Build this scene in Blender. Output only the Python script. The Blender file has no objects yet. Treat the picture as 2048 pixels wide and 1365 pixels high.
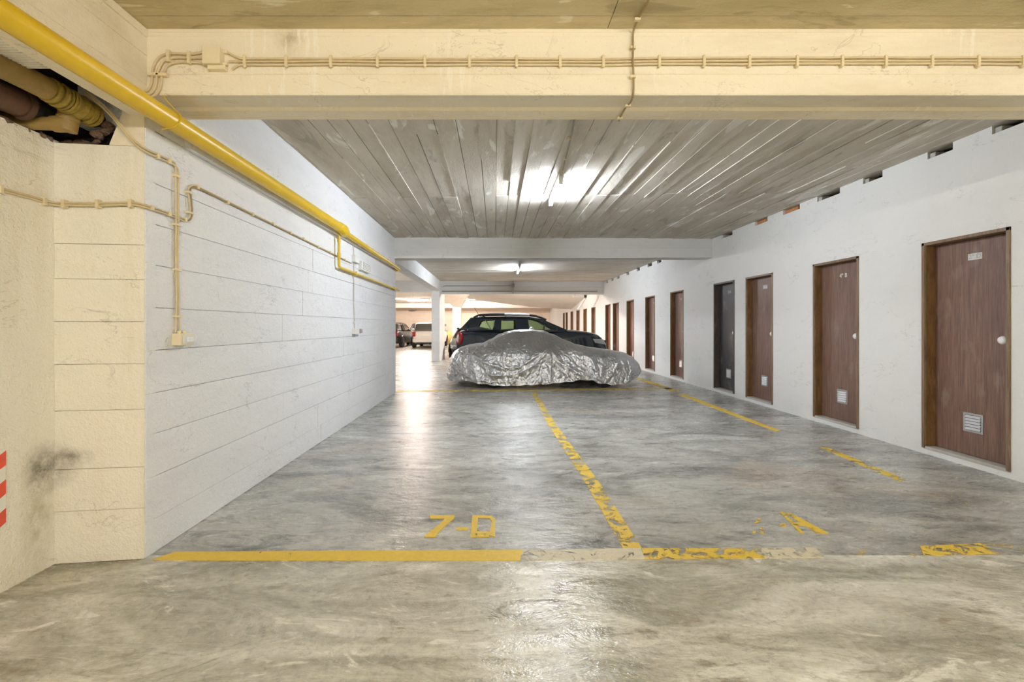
import bpy, bmesh, math, random
from mathutils import Vector, Matrix, noise
from mathutils.geometry import tessellate_polygon

random.seed(7)
S = bpy.context.scene
COL = S.collection

# ------------------------------------------------------------------ camera
F, CX, CY, H = 920.0, 990.0, 653.0, 1.275     # focal length in px, vanishing point, eye height (frame 2048 x 1365)
cd = bpy.data.cameras.new('camera'); cam = bpy.data.objects.new('camera', cd); COL.objects.link(cam)
cd.sensor_width = 36.0; cd.lens = F / 2048 * 36.0
cd.shift_x = (1024 - CX) / 2048; cd.shift_y = -(682.5 - CY) / 2048
cd.clip_start = 0.05; cd.clip_end = 200
cam.location = (0, 0, H); cam.rotation_euler = (math.pi / 2, 0, 0)
S.camera = cam

# ------------------------------------------------------------------ world, exposure, tube powers
w = bpy.data.worlds.new('world'); S.world = w; w.use_nodes = True
w.node_tree.nodes['Background'].inputs[0].default_value = (0.8, 0.85, 1, 1)
w.node_tree.nodes['Background'].inputs[1].default_value = 0.05
S.view_settings.view_transform = 'Standard'; S.view_settings.look = 'None'
S.view_settings.gamma = 1.0; S.view_settings.use_curve_mapping = False
S.view_settings.exposure = 1.70
S.cycles.max_bounces = 8; S.cycles.diffuse_bounces = 6; S.cycles.glossy_bounces = 3; S.cycles.adaptive_threshold = .025
S.cycles.transparent_max_bounces = 12; S.cycles.sample_clamp_indirect = 6.0
S.cycles.caustics_reflective = False; S.cycles.caustics_refractive = False
COOL = (0.86, 0.92, 1.0); WARM = (1.0, 0.945, 0.84); PINK = (1.0, 0.86, 0.76)
P_BAY, P_BAY2, P_FRONT, P_FAR = 180.0, 210.0, 190.0, 500.0

# ------------------------------------------------------------------ pixel -> place helpers
def W(x, y, d): return Vector(((x - CX) * d / F, d, H - (y - CY) * d / F))
def onX(x, y, X):                       # point on the plane X = const
    return W(x, y, F * X / (x - CX))
def onF(x, y, z=0.0):                   # point on the floor
    return W(x, y, F * (H - z) / (y - CY))

# ------------------------------------------------------------------ mesh helpers
ORG = {}
class MB:
    def __init__(s): s.v = []; s.f = []
    def quad(s, *p):
        n = len(s.v); s.v += [Vector(q) for q in p]; s.f.append(tuple(range(n, n + len(p)))); return s
    def box(s, x0, x1, y0, y1, z0, z1):
        n = len(s.v)
        for z in (z0, z1):
            for (x, y) in ((x0, y0), (x1, y0), (x1, y1), (x0, y1)): s.v.append(Vector((x, y, z)))
        for q in ((3, 2, 1, 0), (4, 5, 6, 7), (0, 1, 5, 4), (1, 2, 6, 5), (2, 3, 7, 6), (3, 0, 4, 7)):
            s.f.append(tuple(n + i for i in q))
        return s
    def hexa(s, p):                     # eight corners: bottom ring, top ring
        n = len(s.v); s.v += [Vector(q) for q in p]
        for q in ((3, 2, 1, 0), (4, 5, 6, 7), (0, 1, 5, 4), (1, 2, 6, 5), (2, 3, 7, 6), (3, 0, 4, 7)):
            s.f.append(tuple(n + i for i in q))
        return s
    def prism(s, prof, a, b):           # prof: list of Vector offsets as functions at the two ends
        n = len(s.v); k = len(prof)
        s.v += [Vector(q) for q in a] + [Vector(q) for q in b]
        s.f.append(tuple(range(n + k - 1, n - 1, -1))); s.f.append(tuple(range(n + k, n + 2 * k)))
        for i in range(k):
            j = (i + 1) % k; s.f.append((n + i, n + j, n + k + j, n + k + i))
        return s
    def tube(s, pts, r, seg=10, cap=True):
        pts = [Vector(p) for p in pts]; n0 = len(s.v); up = None
        rr = r if isinstance(r, (list, tuple)) else [r] * len(pts)
        for i, p in enumerate(pts):
            t = (pts[min(i + 1, len(pts) - 1)] - pts[max(i - 1, 0)]).normalized()
            if up is None:
                a = Vector((0, 0, 1)) if abs(t.z) < .9 else Vector((1, 0, 0))
                up = (a - t * a.dot(t)).normalized()
            else:
                up = (up - t * up.dot(t)).normalized()
            sd = t.cross(up)
            for k in range(seg):
                an = 2 * math.pi * k / seg
                s.v.append(p + (up * math.cos(an) + sd * math.sin(an)) * rr[i])
        for i in range(len(pts) - 1):
            for k in range(seg):
                a = n0 + i * seg + k; b = n0 + i * seg + (k + 1) % seg
                s.f.append((a, b, b + seg, a + seg))
        if cap:
            s.f.append(tuple(n0 + k for k in range(seg - 1, -1, -1)))
            m = n0 + (len(pts) - 1) * seg; s.f.append(tuple(m + k for k in range(seg)))
        return s
    def grid(s, rows, closed=False):
        n0 = len(s.v); m = len(rows[0])
        for r in rows: s.v += [Vector(p) for p in r]
        for i in range(len(rows) - 1):
            for k in range(m if closed else m - 1):
                a = n0 + i * m + k; b = n0 + i * m + (k + 1) % m
                s.f.append((a, b, b + m, a + m))
        return s
    def ball(s, c, rx, ry, rz, seg=12, rings=7):
        c = Vector(c); rows = []
        for i in range(rings + 1):
            t = math.pi * i / rings
            rows.append([c + Vector((rx * math.sin(t) * math.cos(2 * math.pi * k / seg), ry * math.sin(t) * math.sin(2 * math.pi * k / seg), rz * math.cos(t))) for k in range(seg)])
        return s.grid(rows, True)
    def build(s, name, m, parent=None, smooth=False, bevel=0, rotz=0, loc=None):
        o0 = ORG.get(parent.name, Vector((0, 0, 0))) if parent else Vector((0, 0, 0))
        me = bpy.data.meshes.new(name)
        me.from_pydata([tuple(p - o0) for p in s.v], [], s.f); me.validate()
        b = bmesh.new(); b.from_mesh(me)
        bmesh.ops.remove_doubles(b, verts=b.verts, dist=1e-5)
        bmesh.ops.recalc_face_normals(b, faces=b.faces); b.to_mesh(me); b.free()
        o = bpy.data.objects.new(name, me); COL.objects.link(o)
        if m: me.materials.append(m)
        if smooth:
            for p in me.polygons: p.use_smooth = True
            me.set_sharp_from_angle(angle=math.radians(40))
        if bevel:
            md = o.modifiers.new('bevel', 'BEVEL'); md.width = bevel; md.segments = 2; md.limit_method = 'ANGLE'
        if parent: o.parent = parent; ORG[o.name] = o0
        return o
def tag(o, label=None, cat=None, group=None, kind=None):
    if label: o['label'] = label
    if cat: o['category'] = cat
    if group: o['group'] = group
    if kind: o['kind'] = kind
    return o
def thing(name, label, cat, loc, group=None, kind=None, rotz=0):
    o = bpy.data.objects.new(name, None); COL.objects.link(o)
    o.location = loc; o.rotation_euler = (0, 0, rotz); o.empty_display_size = .1
    ORG[o.name] = Vector(loc) if rotz == 0 else Vector((0, 0, 0))
    return tag(o, label, cat, group, kind)

# ------------------------------------------------------------------ materials
class NT:
    def __init__(s, name):
        s.m = bpy.data.materials.new(name); s.m.use_nodes = True
        s.t = s.m.node_tree; s.n = s.t.nodes; s.b = s.n['Principled BSDF']; s.out = s.n['Material Output']
        s.co = s.n.new('ShaderNodeTexCoord'); s.geo = None
    def link(s, a, b): s.t.links.new(a, b)
    def pos(s, scale=(1, 1, 1), rot=(0, 0, 0)):      # world position, so copies and slabs do not repeat
        if s.geo is None: s.geo = s.n.new('ShaderNodeNewGeometry')
        mp = s.n.new('ShaderNodeMapping'); mp.inputs['Scale'].default_value = scale; mp.inputs['Rotation'].default_value = rot
        s.link(s.geo.outputs['Position'], mp.inputs['Vector']); return mp.outputs[0]
    def noise(s, scale, detail=6, rough=.6, sc=(1, 1, 1), rot=(0, 0, 0), dist=0.0):
        n = s.n.new('ShaderNodeTexNoise'); n.inputs['Scale'].default_value = scale; n.inputs['Detail'].default_value = detail
        n.inputs['Roughness'].default_value = rough; n.inputs['Distortion'].default_value = dist
        s.link(s.pos(sc, rot), n.inputs['Vector']); return n.outputs['Fac']
    def ramp(s, fac, stops):
        r = s.n.new('ShaderNodeValToRGB'); e = r.color_ramp.elements
        e[0].position, e[0].color = stops[0][0], (*stops[0][1], 1); e[1].position, e[1].color = stops[-1][0], (*stops[-1][1], 1)
        for p, c in stops[1:-1]:
            k = e.new(p); k.color = (*c, 1)
        s.link(fac, r.inputs[0]); return r.outputs[0]
    def val(s, fac, a, b, lo=0.0, hi=1.0):
        m = s.n.new('ShaderNodeMapRange'); m.inputs[1].default_value = a; m.inputs[2].default_value = b
        m.inputs[3].default_value = lo; m.inputs[4].default_value = hi; s.link(fac, m.inputs[0]); return m.outputs[0]
    def mix(s, fac, a, b, mode='MIX'):
        m = s.n.new('ShaderNodeMix'); m.data_type = 'RGBA'; m.blend_type = mode
        for i, v in ((0, fac), (6, a), (7, b)):
            if isinstance(v, (int, float)): m.inputs[i].default_value = v
            elif isinstance(v, tuple): m.inputs[i].default_value = (*v, 1)
            else: s.link(v, m.inputs[i])
        return m.outputs[2]
    def math(s, op, a, b):
        m = s.n.new('ShaderNodeMath'); m.operation = op
        for i, v in enumerate((a, b)):
            if isinstance(v, (int, float)): m.inputs[i].default_value = v
            else: s.link(v, m.inputs[i])
        return m.outputs[0]
    def bump(s, h, dist=.01, strength=1.0):
        b = s.n.new('ShaderNodeBump'); b.inputs['Distance'].default_value = dist; b.inputs['Strength'].default_value = strength
        s.link(h, b.inputs['Height'])
        if getattr(s, 'lastn', None): s.link(s.lastn, b.inputs['Normal'])
        s.lastn = b.outputs[0]; s.link(b.outputs[0], s.b.inputs['Normal'])
    def col(s, c):
        if isinstance(c, tuple): s.b.inputs['Base Color'].default_value = (*c, 1)
        else: s.link(c, s.b.inputs['Base Color'])
    def set(s, rough=None, metal=None, spec=None):
        for k, v in (('Roughness', rough), ('Metallic', metal), ('Specular IOR Level', spec)):
            if v is None: continue
            if isinstance(v, (int, float)): s.b.inputs[k].default_value = v
            else: s.link(v, s.b.inputs[k])
        return s

M = {}
def plain(name, c, rough=.5, metal=0, var=.12, scale=14, bump=0):
    t = NT(name); f = t.noise(scale, 4)
    t.col(t.mix(f, tuple(min(1, k * (1 - var)) for k in c), tuple(min(1, k * (1 + var)) for k in c))); t.set(rough, metal)
    if bump: t.bump(t.noise(scale * 6, 3), bump)
    M[name] = t.m; return t
def plaster(name, c, stain, amount=.5, streak=(1, 1, .15), bump=.006, dark=.0):
    t = NT(name)
    a = t.noise(1.6, 8, .65, sc=streak); b = t.noise(9, 6, .7); sp = t.noise(75, 3, .6)
    base = t.mix(t.val(a, .48, .75, 0, amount), c, stain)
    base = t.mix(t.val(b, .6, .82, 0, .35), base, tuple(k * .82 for k in stain))
    base = t.mix(t.val(sp, .66, .74, 0, .35), base, tuple(k * .62 for k in stain))
    cr = t.noise(2.2, 5, .62, sc=(1, .6, 1.5), dist=.6); hair = t.math('MULTIPLY', t.val(t.math('ABSOLUTE', t.math('SUBTRACT', cr, .5), 0), .007, .001), t.val(t.noise(2.7, 3, .6), .48, .60))
    base = t.mix(t.math('MULTIPLY', hair, .34), base, tuple(k * .45 for k in stain))
    t.col(base); t.set(.82, 0, .25)
    t.bump(t.noise(14, 5, .75), bump); t.bump(t.noise(90, 2, .6), bump * .35)
    M[name] = t.m; t.base = base; return t
plaster('white_wall', (.82, .83, .85), (.66, .67, .70), .5, (1, .35, 1.6), .014)
plaster('right_wall', (.78, .78, .77), (.66, .66, .64), .4, (1, .5, .5), .006)
plaster('white_beam', (.72, .72, .71), (.55, .54, .51), .6, (.3, 1, 1.5), .004)
plaster('far_wall', (.84, .73, .62), (.66, .52, .40), .6, (.4, 1, 1.3), .01)
plaster('far_white', (.86, .80, .74), (.74, .64, .54), .4, (.4, 1, 1.3), .005)
def smudge(t, base, c, radii, colour, amount):       # a stain with a place of its own on the wall
    d = t.n.new('ShaderNodeVectorMath'); d.operation = 'DISTANCE'
    mp = t.n.new('ShaderNodeMapping'); mp.inputs['Scale'].default_value = tuple(1 / k for k in radii)
    t.link(t.geo.outputs['Position'], mp.inputs['Vector']); t.link(mp.outputs[0], d.inputs[0]); d.inputs[1].default_value = tuple(a / b for a, b in zip(c, radii))
    k = t.math('MULTIPLY', t.val(d.outputs['Value'], 1.0, .1), t.val(t.noise(16, 5, .7), .3, .65))
    return t.mix(t.math('MULTIPLY', k, amount), base, colour)
t = plaster('cream_wall', (.87, .835, .745), (.70, .62, .46), .75, (2.4, 2.4, .22), .012)
b_ = smudge(t, t.base, (-2.37, 2.40, .53), (.2, .13, .16), (.08, .07, .05), .95); b_ = smudge(t, b_, (-2.27, 2.46, .57), (.12, .2, .06), (.16, .14, .10), .8)
b_ = smudge(t, b_, (-2.36, 2.38, .28), (.2, .10, .30), (.42, .36, .22), .8); t.col(b_)
t = plaster('cream_beam', (.84, .77, .62), (.62, .52, .36), .8, (.35, 1, 1.6), .006)
dr = t.math('MULTIPLY', t.val(t.noise(9, 4, .7, sc=(3.2, 1, .35)), .56, .62), t.val(t.noise(1.4, 2, .5, sc=(1, 1, .01)), .5, .62))
t.col(t.mix(t.math('MULTIPLY', dr, .75), smudge(t, t.base, (-1.13, 2.53, 2.86), (.10, .2, .12), (.45, .36, .24), .8), (.90, .86, .76)))
def concrete(name, c1, c2, white, streak):
    t = NT(name)
    a = t.noise(1.3, 9, .7, sc=streak, dist=.4); b = t.noise(4.5, 8, .75, sc=streak); p = t.noise(2.1, 7, .62, sc=tuple(k * 1.3 for k in streak), dist=.8)
    base = t.mix(t.val(a, .32, .68), c1, c2)
    base = t.mix(t.val(b, .5, .7, 0, .55), base, tuple(k * .72 for k in c1))
    base = t.mix(t.val(p, .59, .63, 0, .75), base, white); base = t.mix(t.val(p, .40, .35, 0, .5), base, tuple(k * .6 for k in c1))
    t.col(base); t.set(.8, 0, .12)
    t.bump(t.noise(6, 4, .7, sc=streak), .004); t.bump(t.noise(60, 3, .65), .003)
    M[name] = t.m
concrete('board_concrete', (.52, .47, .40), (.68, .64, .57), (.84, .82, .78), (1.7, .4, 1))
concrete('ceiling_concrete', (.50, .45, .38), (.66, .62, .55), (.80, .78, .73), (.4, 2.2, 1))
concrete('cream_concrete', (.50, .42, .24), (.68, .60, .40), (.82, .77, .60), (.5, 2.0, 1))

def floor_mat(name, warm):
    t = NT(name)
    rot = (0, 0, .5 if warm else .12)
    st = (1.0, 2.6, 1) if not warm else (.9, 2.2, 1)
    a = t.noise(.85, 8, .68, sc=st, rot=rot, dist=1.1)
    b = t.noise(2.4, 8, .72, sc=st, rot=rot, dist=1.6)
    c = t.noise(.55, 5, .6, sc=(1, 1.5, 1), dist=.6)
    if warm:
        base = t.ramp(a, [(.31, (.21, .195, .15)), (.43, (.40, .385, .31)), (.55, (.63, .615, .54)), (.68, (.84, .825, .76))])
        base = t.mix(t.val(b, .58, .63, 0, .8), base, (.88, .86, .79))
        base = t.mix(t.val(b, .45, .35, 0, .8), base, (.25, .22, .15))
        base = t.mix(t.val(c, .44, .34, 0, .45), base, (.32, .285, .19))
    else:
        base = t.ramp(a, [(.28, (.13, .135, .125)), (.42, (.30, .30, .28)), (.55, (.46, .46, .43)), (.72, (.66, .66, .63))])
        base = t.mix(t.val(b, .44, .32, 0, .85), base, (.09, .09, .08))
        base = t.mix(t.val(b, .57, .66, 0, .6), base, (.68, .67, .63))
        base = t.mix(t.val(c, .56, .68, 0, .4), base, (.50, .38, .26))
    fine = t.noise(30, 4, .75)
    base = t.mix(t.val(fine, .52, .70, 0, .42), base, (.14, .13, .11))
    base = t.mix(t.val(fine, .46, .34, 0, .30), base, (.80, .79, .74))
    hr = t.math('MULTIPLY', t.val(t.math('ABSOLUTE', t.math('SUBTRACT', t.noise(1.5, 6, .66, sc=st, rot=rot, dist=1.0), .5), 0), .006, .001), t.val(c, .46, .58))
    base = t.mix(t.math('MULTIPLY', hr, .38), base, (.10, .09, .07))
    t.col(base)
    t.set(t.val(b, .3, .72, .155 if not warm else .13, .42 if not warm else .42), 0, .8)
    t.bump(t.noise(3.2, 5, .7, sc=st, rot=rot, dist=1.2), .010); t.bump(t.noise(42, 3, .7), .0022)
    M[name] = t.m
floor_mat('floor_grey', False); floor_mat('floor_front', True)

def paint(name, c, thr, scale=7.0):
    t = NT(name); a = t.noise(scale, 9, .75, sc=(1, 1, 1), dist=1.0); f = t.noise(30, 5, .7)
    t.col(t.mix(t.val(f, .4, .7, 0, .5), c, tuple(k * .72 for k in c))); t.set(.55)
    tr = t.n.new('ShaderNodeBsdfTransparent'); mx = t.n.new('ShaderNodeMixShader')
    t.link(t.val(a, thr - .015, thr + .015), mx.inputs[0]); t.link(tr.outputs[0], mx.inputs[1]); t.link(t.b.outputs[0], mx.inputs[2])
    t.link(mx.outputs[0], t.out.inputs[0]); M[name] = t.m
YEL = (.80, .56, .06)
paint('line_good', YEL, .36); paint('line_mid', YEL, .47); paint('line_worn', YEL, .60); paint('line_pale', (.70, .64, .48), .44)

def wood(name, c1, c2):
    t = NT(name)
    a = t.noise(5.0, 8, .7, sc=(1, 8.0, .35), dist=.25); b = t.noise(26, 5, .7, sc=(1, 7, .18)); sm = t.noise(2.3, 4, .55, sc=(1, 1.6, .9))
    base = t.mix(t.val(a, .3, .7), c1, c2); base = t.mix(t.val(b, .46, .62, 0, .6), base, tuple(k * .5 for k in c1))
    base = t.mix(t.val(sm, .60, .74, 0, .35), base, (.42, .36, .33))
    t.col(base); t.set(.42, 0, .4); t.bump(b, .0012); M[name] = t.m
wood('door_wood', (.15, .078, .056), (.28, .168, .125)); wood('door_black', (.028, .027, .028), (.075, .070, .070))
wood('door_orange', (.20, .075, .045), (.30, .13, .085)); wood('jamb_wood', (.17, .105, .055), (.29, .20, .125))
wood('reveal_wood', (.14, .075, .028), (.22, .12, .05)); wood('jamb_dark', (.045, .036, .032), (.10, .082, .070))
plain('yellow_pipe', (.74, .49, .018), .33, var=.10, scale=9, bump=.0006)
plain('yellow_small', (.66, .46, .03), .38, var=.15, scale=12)
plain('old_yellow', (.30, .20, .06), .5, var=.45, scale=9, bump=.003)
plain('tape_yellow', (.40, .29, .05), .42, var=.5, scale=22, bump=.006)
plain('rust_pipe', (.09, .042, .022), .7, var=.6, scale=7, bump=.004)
plain('cable_cream', (.64, .53, .33), .55, var=.18, scale=20)
plain('cable_white', (.60, .59, .55), .55, var=.18, scale=20)
plain('cable_grey', (.30, .27, .22), .6, var=.2, scale=20)
plain('cable_brown', (.34, .25, .12), .6, var=.2, scale=20)
plain('clip_cream', (.74, .64, .42), .55, var=.15, scale=30)
plain('box_cream', (.80, .71, .50), .5, var=.06, scale=20)
plain('box_white', (.72, .72, .70), .45, var=.06, scale=20)
plain('lamp_white', (.80, .80, .80), .4, var=.04)
plain('lamp_grey', (.34, .31, .30), .5, var=.15)
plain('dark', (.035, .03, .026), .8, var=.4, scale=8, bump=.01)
plain('rubble', (.20, .125, .085), .9, var=.6, scale=16, bump=.02)
plain('joint_dark', (.09, .085, .075), .9, var=.3)
plain('sill_stone', (.48, .46, .42), .7, var=.2, scale=20)
plain('knob_white', (.86, .86, .86), .25, var=.02)
plain('steel', (.42, .42, .42), .4, .5, var=.15, scale=20)
plain('vent_dark', (.13, .12, .11), .7, var=.1)
plain('plate_white', (.62, .62, .60), .5, var=.1)
plain('letter_white', (.80, .80, .78), .5, var=.04)
plain('letter_grey', (.36, .38, .38), .5, var=.05)
plain('terracotta', (.55, .26, .10), .8, var=.25, scale=22, bump=.004)
plain('red', (.78, .10, .05), .45, var=.06); plain('stripe_white', (.84, .84, .78), .45, var=.05)
plain('rubber', (.022, .022, .023), .75, var=.3, scale=30)
plain('rim_steel', (.55, .50, .42), .35, .5, var=.1)
plain('mustard', (.42, .27, .09), .8, var=.3, scale=14, bump=.01)
plain('duster_navy', (.012, .020, .032), .22, .15, var=.35, scale=40)
M['duster_navy'].node_tree.nodes['Principled BSDF'].inputs['Coat Weight'].default_value = .7
plain('car_white', (.78, .75, .71), .25, 0, var=.04)
plain('car_dark', (.05, .043, .042), .3, .2, var=.2)
plain('car_silver', (.16, .16, .16), .3, .4, var=.08)
plain('black_plastic', (.02, .02, .02), .5, 0, var=.3, scale=30)
plain('chrome', (.72, .73, .75), .16, .9, var=.05)
plain('rail_silver', (.50, .51, .53), .32, .7, var=.1)
plain('seat_cloth', (.05, .05, .055), .9, 0, var=.3, scale=30)
plain('tail_red', (.35, .02, .02), .15, 0, var=.3, scale=20)
plain('tail_clear', (.62, .45, .42), .15, 0, var=.2, scale=20)
plain('headlamp', (.55, .58, .60), .1, .3, var=.2, scale=20)
def glass(name, tint, gl=.16):
    t = NT(name); t.n.remove(t.b)
    tr = t.n.new('ShaderNodeBsdfTransparent'); tr.inputs[0].default_value = (*tint, 1)
    g = t.n.new('ShaderNodeBsdfGlossy'); g.inputs['Roughness'].default_value = .03; g.inputs[0].default_value = (.9, .95, .92, 1)
    fr = t.n.new('ShaderNodeFresnel'); fr.inputs[0].default_value = 1.5
    mx = t.n.new('ShaderNodeMixShader'); t.link(t.math('ADD', fr.outputs[0], gl * .4), mx.inputs[0])
    t.link(tr.outputs[0], mx.inputs[1]); t.link(g.outputs[0], mx.inputs[2]); t.link(mx.outputs[0], t.out.inputs[0]); M[name] = t.m
glass('car_glass', (.50, .66, .52)); glass('dark_glass', (.10, .12, .11), .3)
def emit(name, c, power):
    t = NT(name); t.col((.9, .9, .9)); t.b.inputs['Emission Color'].default_value = (*c, 1); t.b.inputs['Emission Strength'].default_value = power; M[name] = t.m
emit('tube_bay', COOL, P_BAY); emit('tube_bay_far', COOL, P_BAY2); emit('tube_front', WARM, P_FRONT); emit('tube_far', PINK, P_FAR); emit('tube_dim', PINK, 6.0)
t = NT('cover_silver')
f = t.noise(3.0, 7, .7); v = t.n.new('ShaderNodeTexVoronoi'); v.feature = 'DISTANCE_TO_EDGE'; v.inputs['Scale'].default_value = 9.0
mp = t.n.new('ShaderNodeMix'); mp.data_type = 'VECTOR'
t.link(t.pos((1, .6, 1.2)), v.inputs['Vector'])
t.col(t.mix(t.val(f, .3, .7), (.52, .53, .55), (.70, .71, .73))); t.set(.34, .85, .5)
t.bump(t.noise(7, 2, .6, sc=(1, 1, 1.0), dist=2.2), .022, .8); t.bump(t.noise(24, 2, .6, dist=1.5), .006, .8)
M['cover_silver'] = t.m

# ================================================================== THE SETTING
XL, XR = -1.914, 4.30
ZR, ZL = 3.015, 2.94
def zc(X): return ZL + (X - XL) / (XR - XL) * (ZR - ZL)

# ---- floor: a bed with concrete slabs, open joints between them
fl = MB().box(-9.6, 5.4, -6.6, 36.2, -.16, -.03).build('floor', M['joint_dark'])
tag(fl, 'worn grey concrete garage floor with stains and damp sheen', 'floor', kind='structure')
def slab(x0, x1, y0, y1, m):
    g = .004; MB().box(x0 + g, x1 - g, y0 + g, y1 - g, -.1, 0).build('slab', m, fl)
slab(-9.6, 5.4, -6.6, 2.565, M['floor_front'])
slab(-9.6, 5.4, 2.565, 5.46, M['floor_grey']); slab(-9.6, 5.4, 5.46, 9.06, M['floor_grey'])
slab(-2.04, 5.4, 9.06, 16.6, M['floor_grey']); slab(-9.6, -2.04, 9.06, 16.6, M['floor_grey'])
slab(-2.04, 5.4, 16.6, 36.2, M['floor_grey']); slab(-9.6, -2.04, 16.6, 36.2, M['floor_grey'])

# ---- ceiling, front bay
c = MB().box(-2.7, 5.4, -6.6, 2.6, 2.935, 3.3).build('ceiling', M['cream_concrete'])
tag(c, 'cream stained concrete ceiling in front of the near beam', 'ceiling', kind='structure')
x = -2.7
for (x0, x1) in ((-2.7, .62), (.62, 5.4)):
    for k, y1 in enumerate((2.55, 2.42, 1.95, 1.48, 1.0)):
        y0 = (2.42, 1.95, 1.48, 1.0, .5)[k]
        MB().box(x0, x1 - .004, y0 + .004, y1, 2.912 + random.uniform(-.002, .002), 2.94).build('form_board', M['cream_concrete'], c)

# ---- ceiling over the parking bay: board-marked concrete, every board its own piece
c = MB().hexa([(-2.3, 2.6, zc(-2.3) + .012), (5.4, 2.6, zc(5.4) + .012), (5.4, 9.3, zc(5.4) + .012), (-2.3, 9.3, zc(-2.3) + .012),
               (-2.3, 2.6, 3.4), (5.4, 2.6, 3.4), (5.4, 9.3, 3.4), (-2.3, 9.3, 3.4)]).build('ceiling', M['board_concrete'])
tag(c, 'grey board-marked concrete ceiling over the empty parking bays', 'ceiling', kind='structure')
x = -2.0
while x < 4.4:
    wd = random.uniform(.145, .19); x2 = min(x + wd, 4.45)
    seam = 5.95 + random.uniform(-.02, .02)
    for (y0, y1) in ((2.7, seam), (seam + .006, 8.75 + .083 * (x + 1.9))):
        dz = random.uniform(-.010, .004); tl = random.uniform(-.003, .003)
        MB().hexa([(x, y0, zc(x) + dz), (x2 - .007, y0, zc(x2) + dz + tl), (x2 - .007, y1, zc(x2) + dz + tl), (x, y1, zc(x) + dz),
                   (x, y0, zc(x) + .05), (x2 - .007, y0, zc(x2) + .05), (x2 - .007, y1, zc(x2) + .05), (x, y1, zc(x) + .05)]).build('form_board', M['board_concrete'], c)
    if random.random() < .6:                                   # fins of laitance left between two boards
        a = random.uniform(2.8, 5.0); b = a + random.uniform(.8, 3.2)
        MB().box(x - .008, x + .004, a, min(b, 8.5), zc(x) - .008, zc(x) + .02).build('mortar_fin', M['board_concrete'], c)
    x = x2
# ---- ceilings further back
c = MB().hexa([(-2.3, 8.7, 2.94), (5.4, 8.7, 3.025), (5.4, 18.6, 3.07), (-2.3, 17.2, 2.94), (-2.3, 8.7, 3.4), (5.4, 8.7, 3.4), (5.4, 18.6, 3.4), (-2.3, 17.2, 3.4)]).build('ceiling', M['ceiling_concrete'])
tag(c, 'grey concrete ceiling over the parked cars beyond the second beam', 'ceiling', kind='structure')
for k in range(12):
    y0 = 9.2 + k * .62
    MB().hexa([(-2.0, y0, 2.934 + random.uniform(-.004, .004)), (4.3, y0 + .3, 3.02), (4.3, y0 + .91, 3.02), (-2.0, y0 + .61, 2.934),
               (-2.0, y0, 2.97), (4.3, y0 + .3, 3.06), (4.3, y0 + .91, 3.06), (-2.0, y0 + .61, 2.97)]).build('form_board', M['ceiling_concrete'], c)
c = MB().box(-9.6, -2.25, 8.8, 36.2, 2.96, 3.3).box(-2.3, 5.4, 17.6, 36.2, 3.12, 3.4).build('ceiling', M['far_white'])
tag(c, 'pale ceiling over the driving aisle at the far left', 'ceiling', kind='structure')
# sloping underside of the ramp at the back right
rows = []
far = [W(905, 594, 26), W(980, 604, 26), W(1060, 614, 26), W(1100, 617, 26), W(1150, 619, 26), W(1175, 619, 26)]
near = [Vector((p.x * .72 + (-.45 if i == 0 else 0), 18.0, 2.96 + .02 * i)) for i, p in enumerate(far)]
near[-1].x = near[-2].x + .9; far[-1].x = far[-2].x + .7
rows = [[n.lerp(f_, q / 6) for n, f_ in zip(near, far)] for q in range(7)]
mb = MB().grid(rows); mb.grid([[p + Vector((0, 0, .3)) for p in r] for r in rows])
c = mb.build('ceiling', M['far_white'], smooth=True)
tag(c, 'pale sloping underside of a ramp above the far storage doors', 'ceiling', kind='structure')

# ---- beams
def beam(name, prof, xa, xb, m, label, sh=(0, 0)):
    a = [(xa, p[0], p[1]) for p in prof]; b = [(xb, p[0] + sh[0], p[1] + sh[1]) for p in prof]
    o = MB().prism(prof, a, b).build(name, m); return tag(o, label, 'beam', kind='structure')
beam('beam', [(2.53, 3.2), (2.53, 2.895), (2.526, 2.89), (2.526, 2.872), (2.53, 2.868), (2.53, 2.664), (2.535, 2.661), (2.535, 2.655), (2.53, 2.652),
              (2.53, 2.556), (2.536, 2.549), (2.715, 2.570), (2.727, 2.553), (2.835, 2.550), (2.84, 2.555), (2.84, 3.2)], XL - .02, 5.4, M['cream_beam'],
     'wide cream concrete beam crossing the whole width nearest the viewer')
beam('beam', [(8.6, 3.2), (8.6, 2.745), (8.604, 2.742), (8.604, 2.735), (8.6, 2.732), (8.6, 2.546), (8.9, 2.546), (8.9, 3.2)], XL - .1, XR + .02, M['white_beam'],
     'pale grey concrete beam between the empty bays and the covered car', (.5, .09))
beam('beam', [(16.9, 3.2), (16.9, 2.76), (16.92, 2.75), (16.92, 2.56), (16.88, 2.55), (16.88, 2.475), (17.25, 2.475), (17.25, 3.2)], -2.28, XR + .02, M['white_beam'],
     'pale ribbed concrete beam above the dark car with cables along it', (1.3, .07))
beam('beam', [(16.9, 3.2), (16.9, 2.53), (17.25, 2.53), (17.25, 3.2)], -9.6, -2.28, M['white_beam'], 'pale beam above the driving aisle left of the square pillar')
o = MB().box(-2.29, -2.0, 8.87, 16.62, 2.575, 3.2).build('beam', M['white_beam']); tag(o, 'pale beam running back from the white wall to the square pillar', 'beam', kind='structure')
o = MB().box(-9.6, 5.4, 33.6, 34.0, 2.62, 3.2).build('beam', M['far_white']); tag(o, 'white beam along the top of the far tan wall', 'beam', kind='structure')
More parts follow.
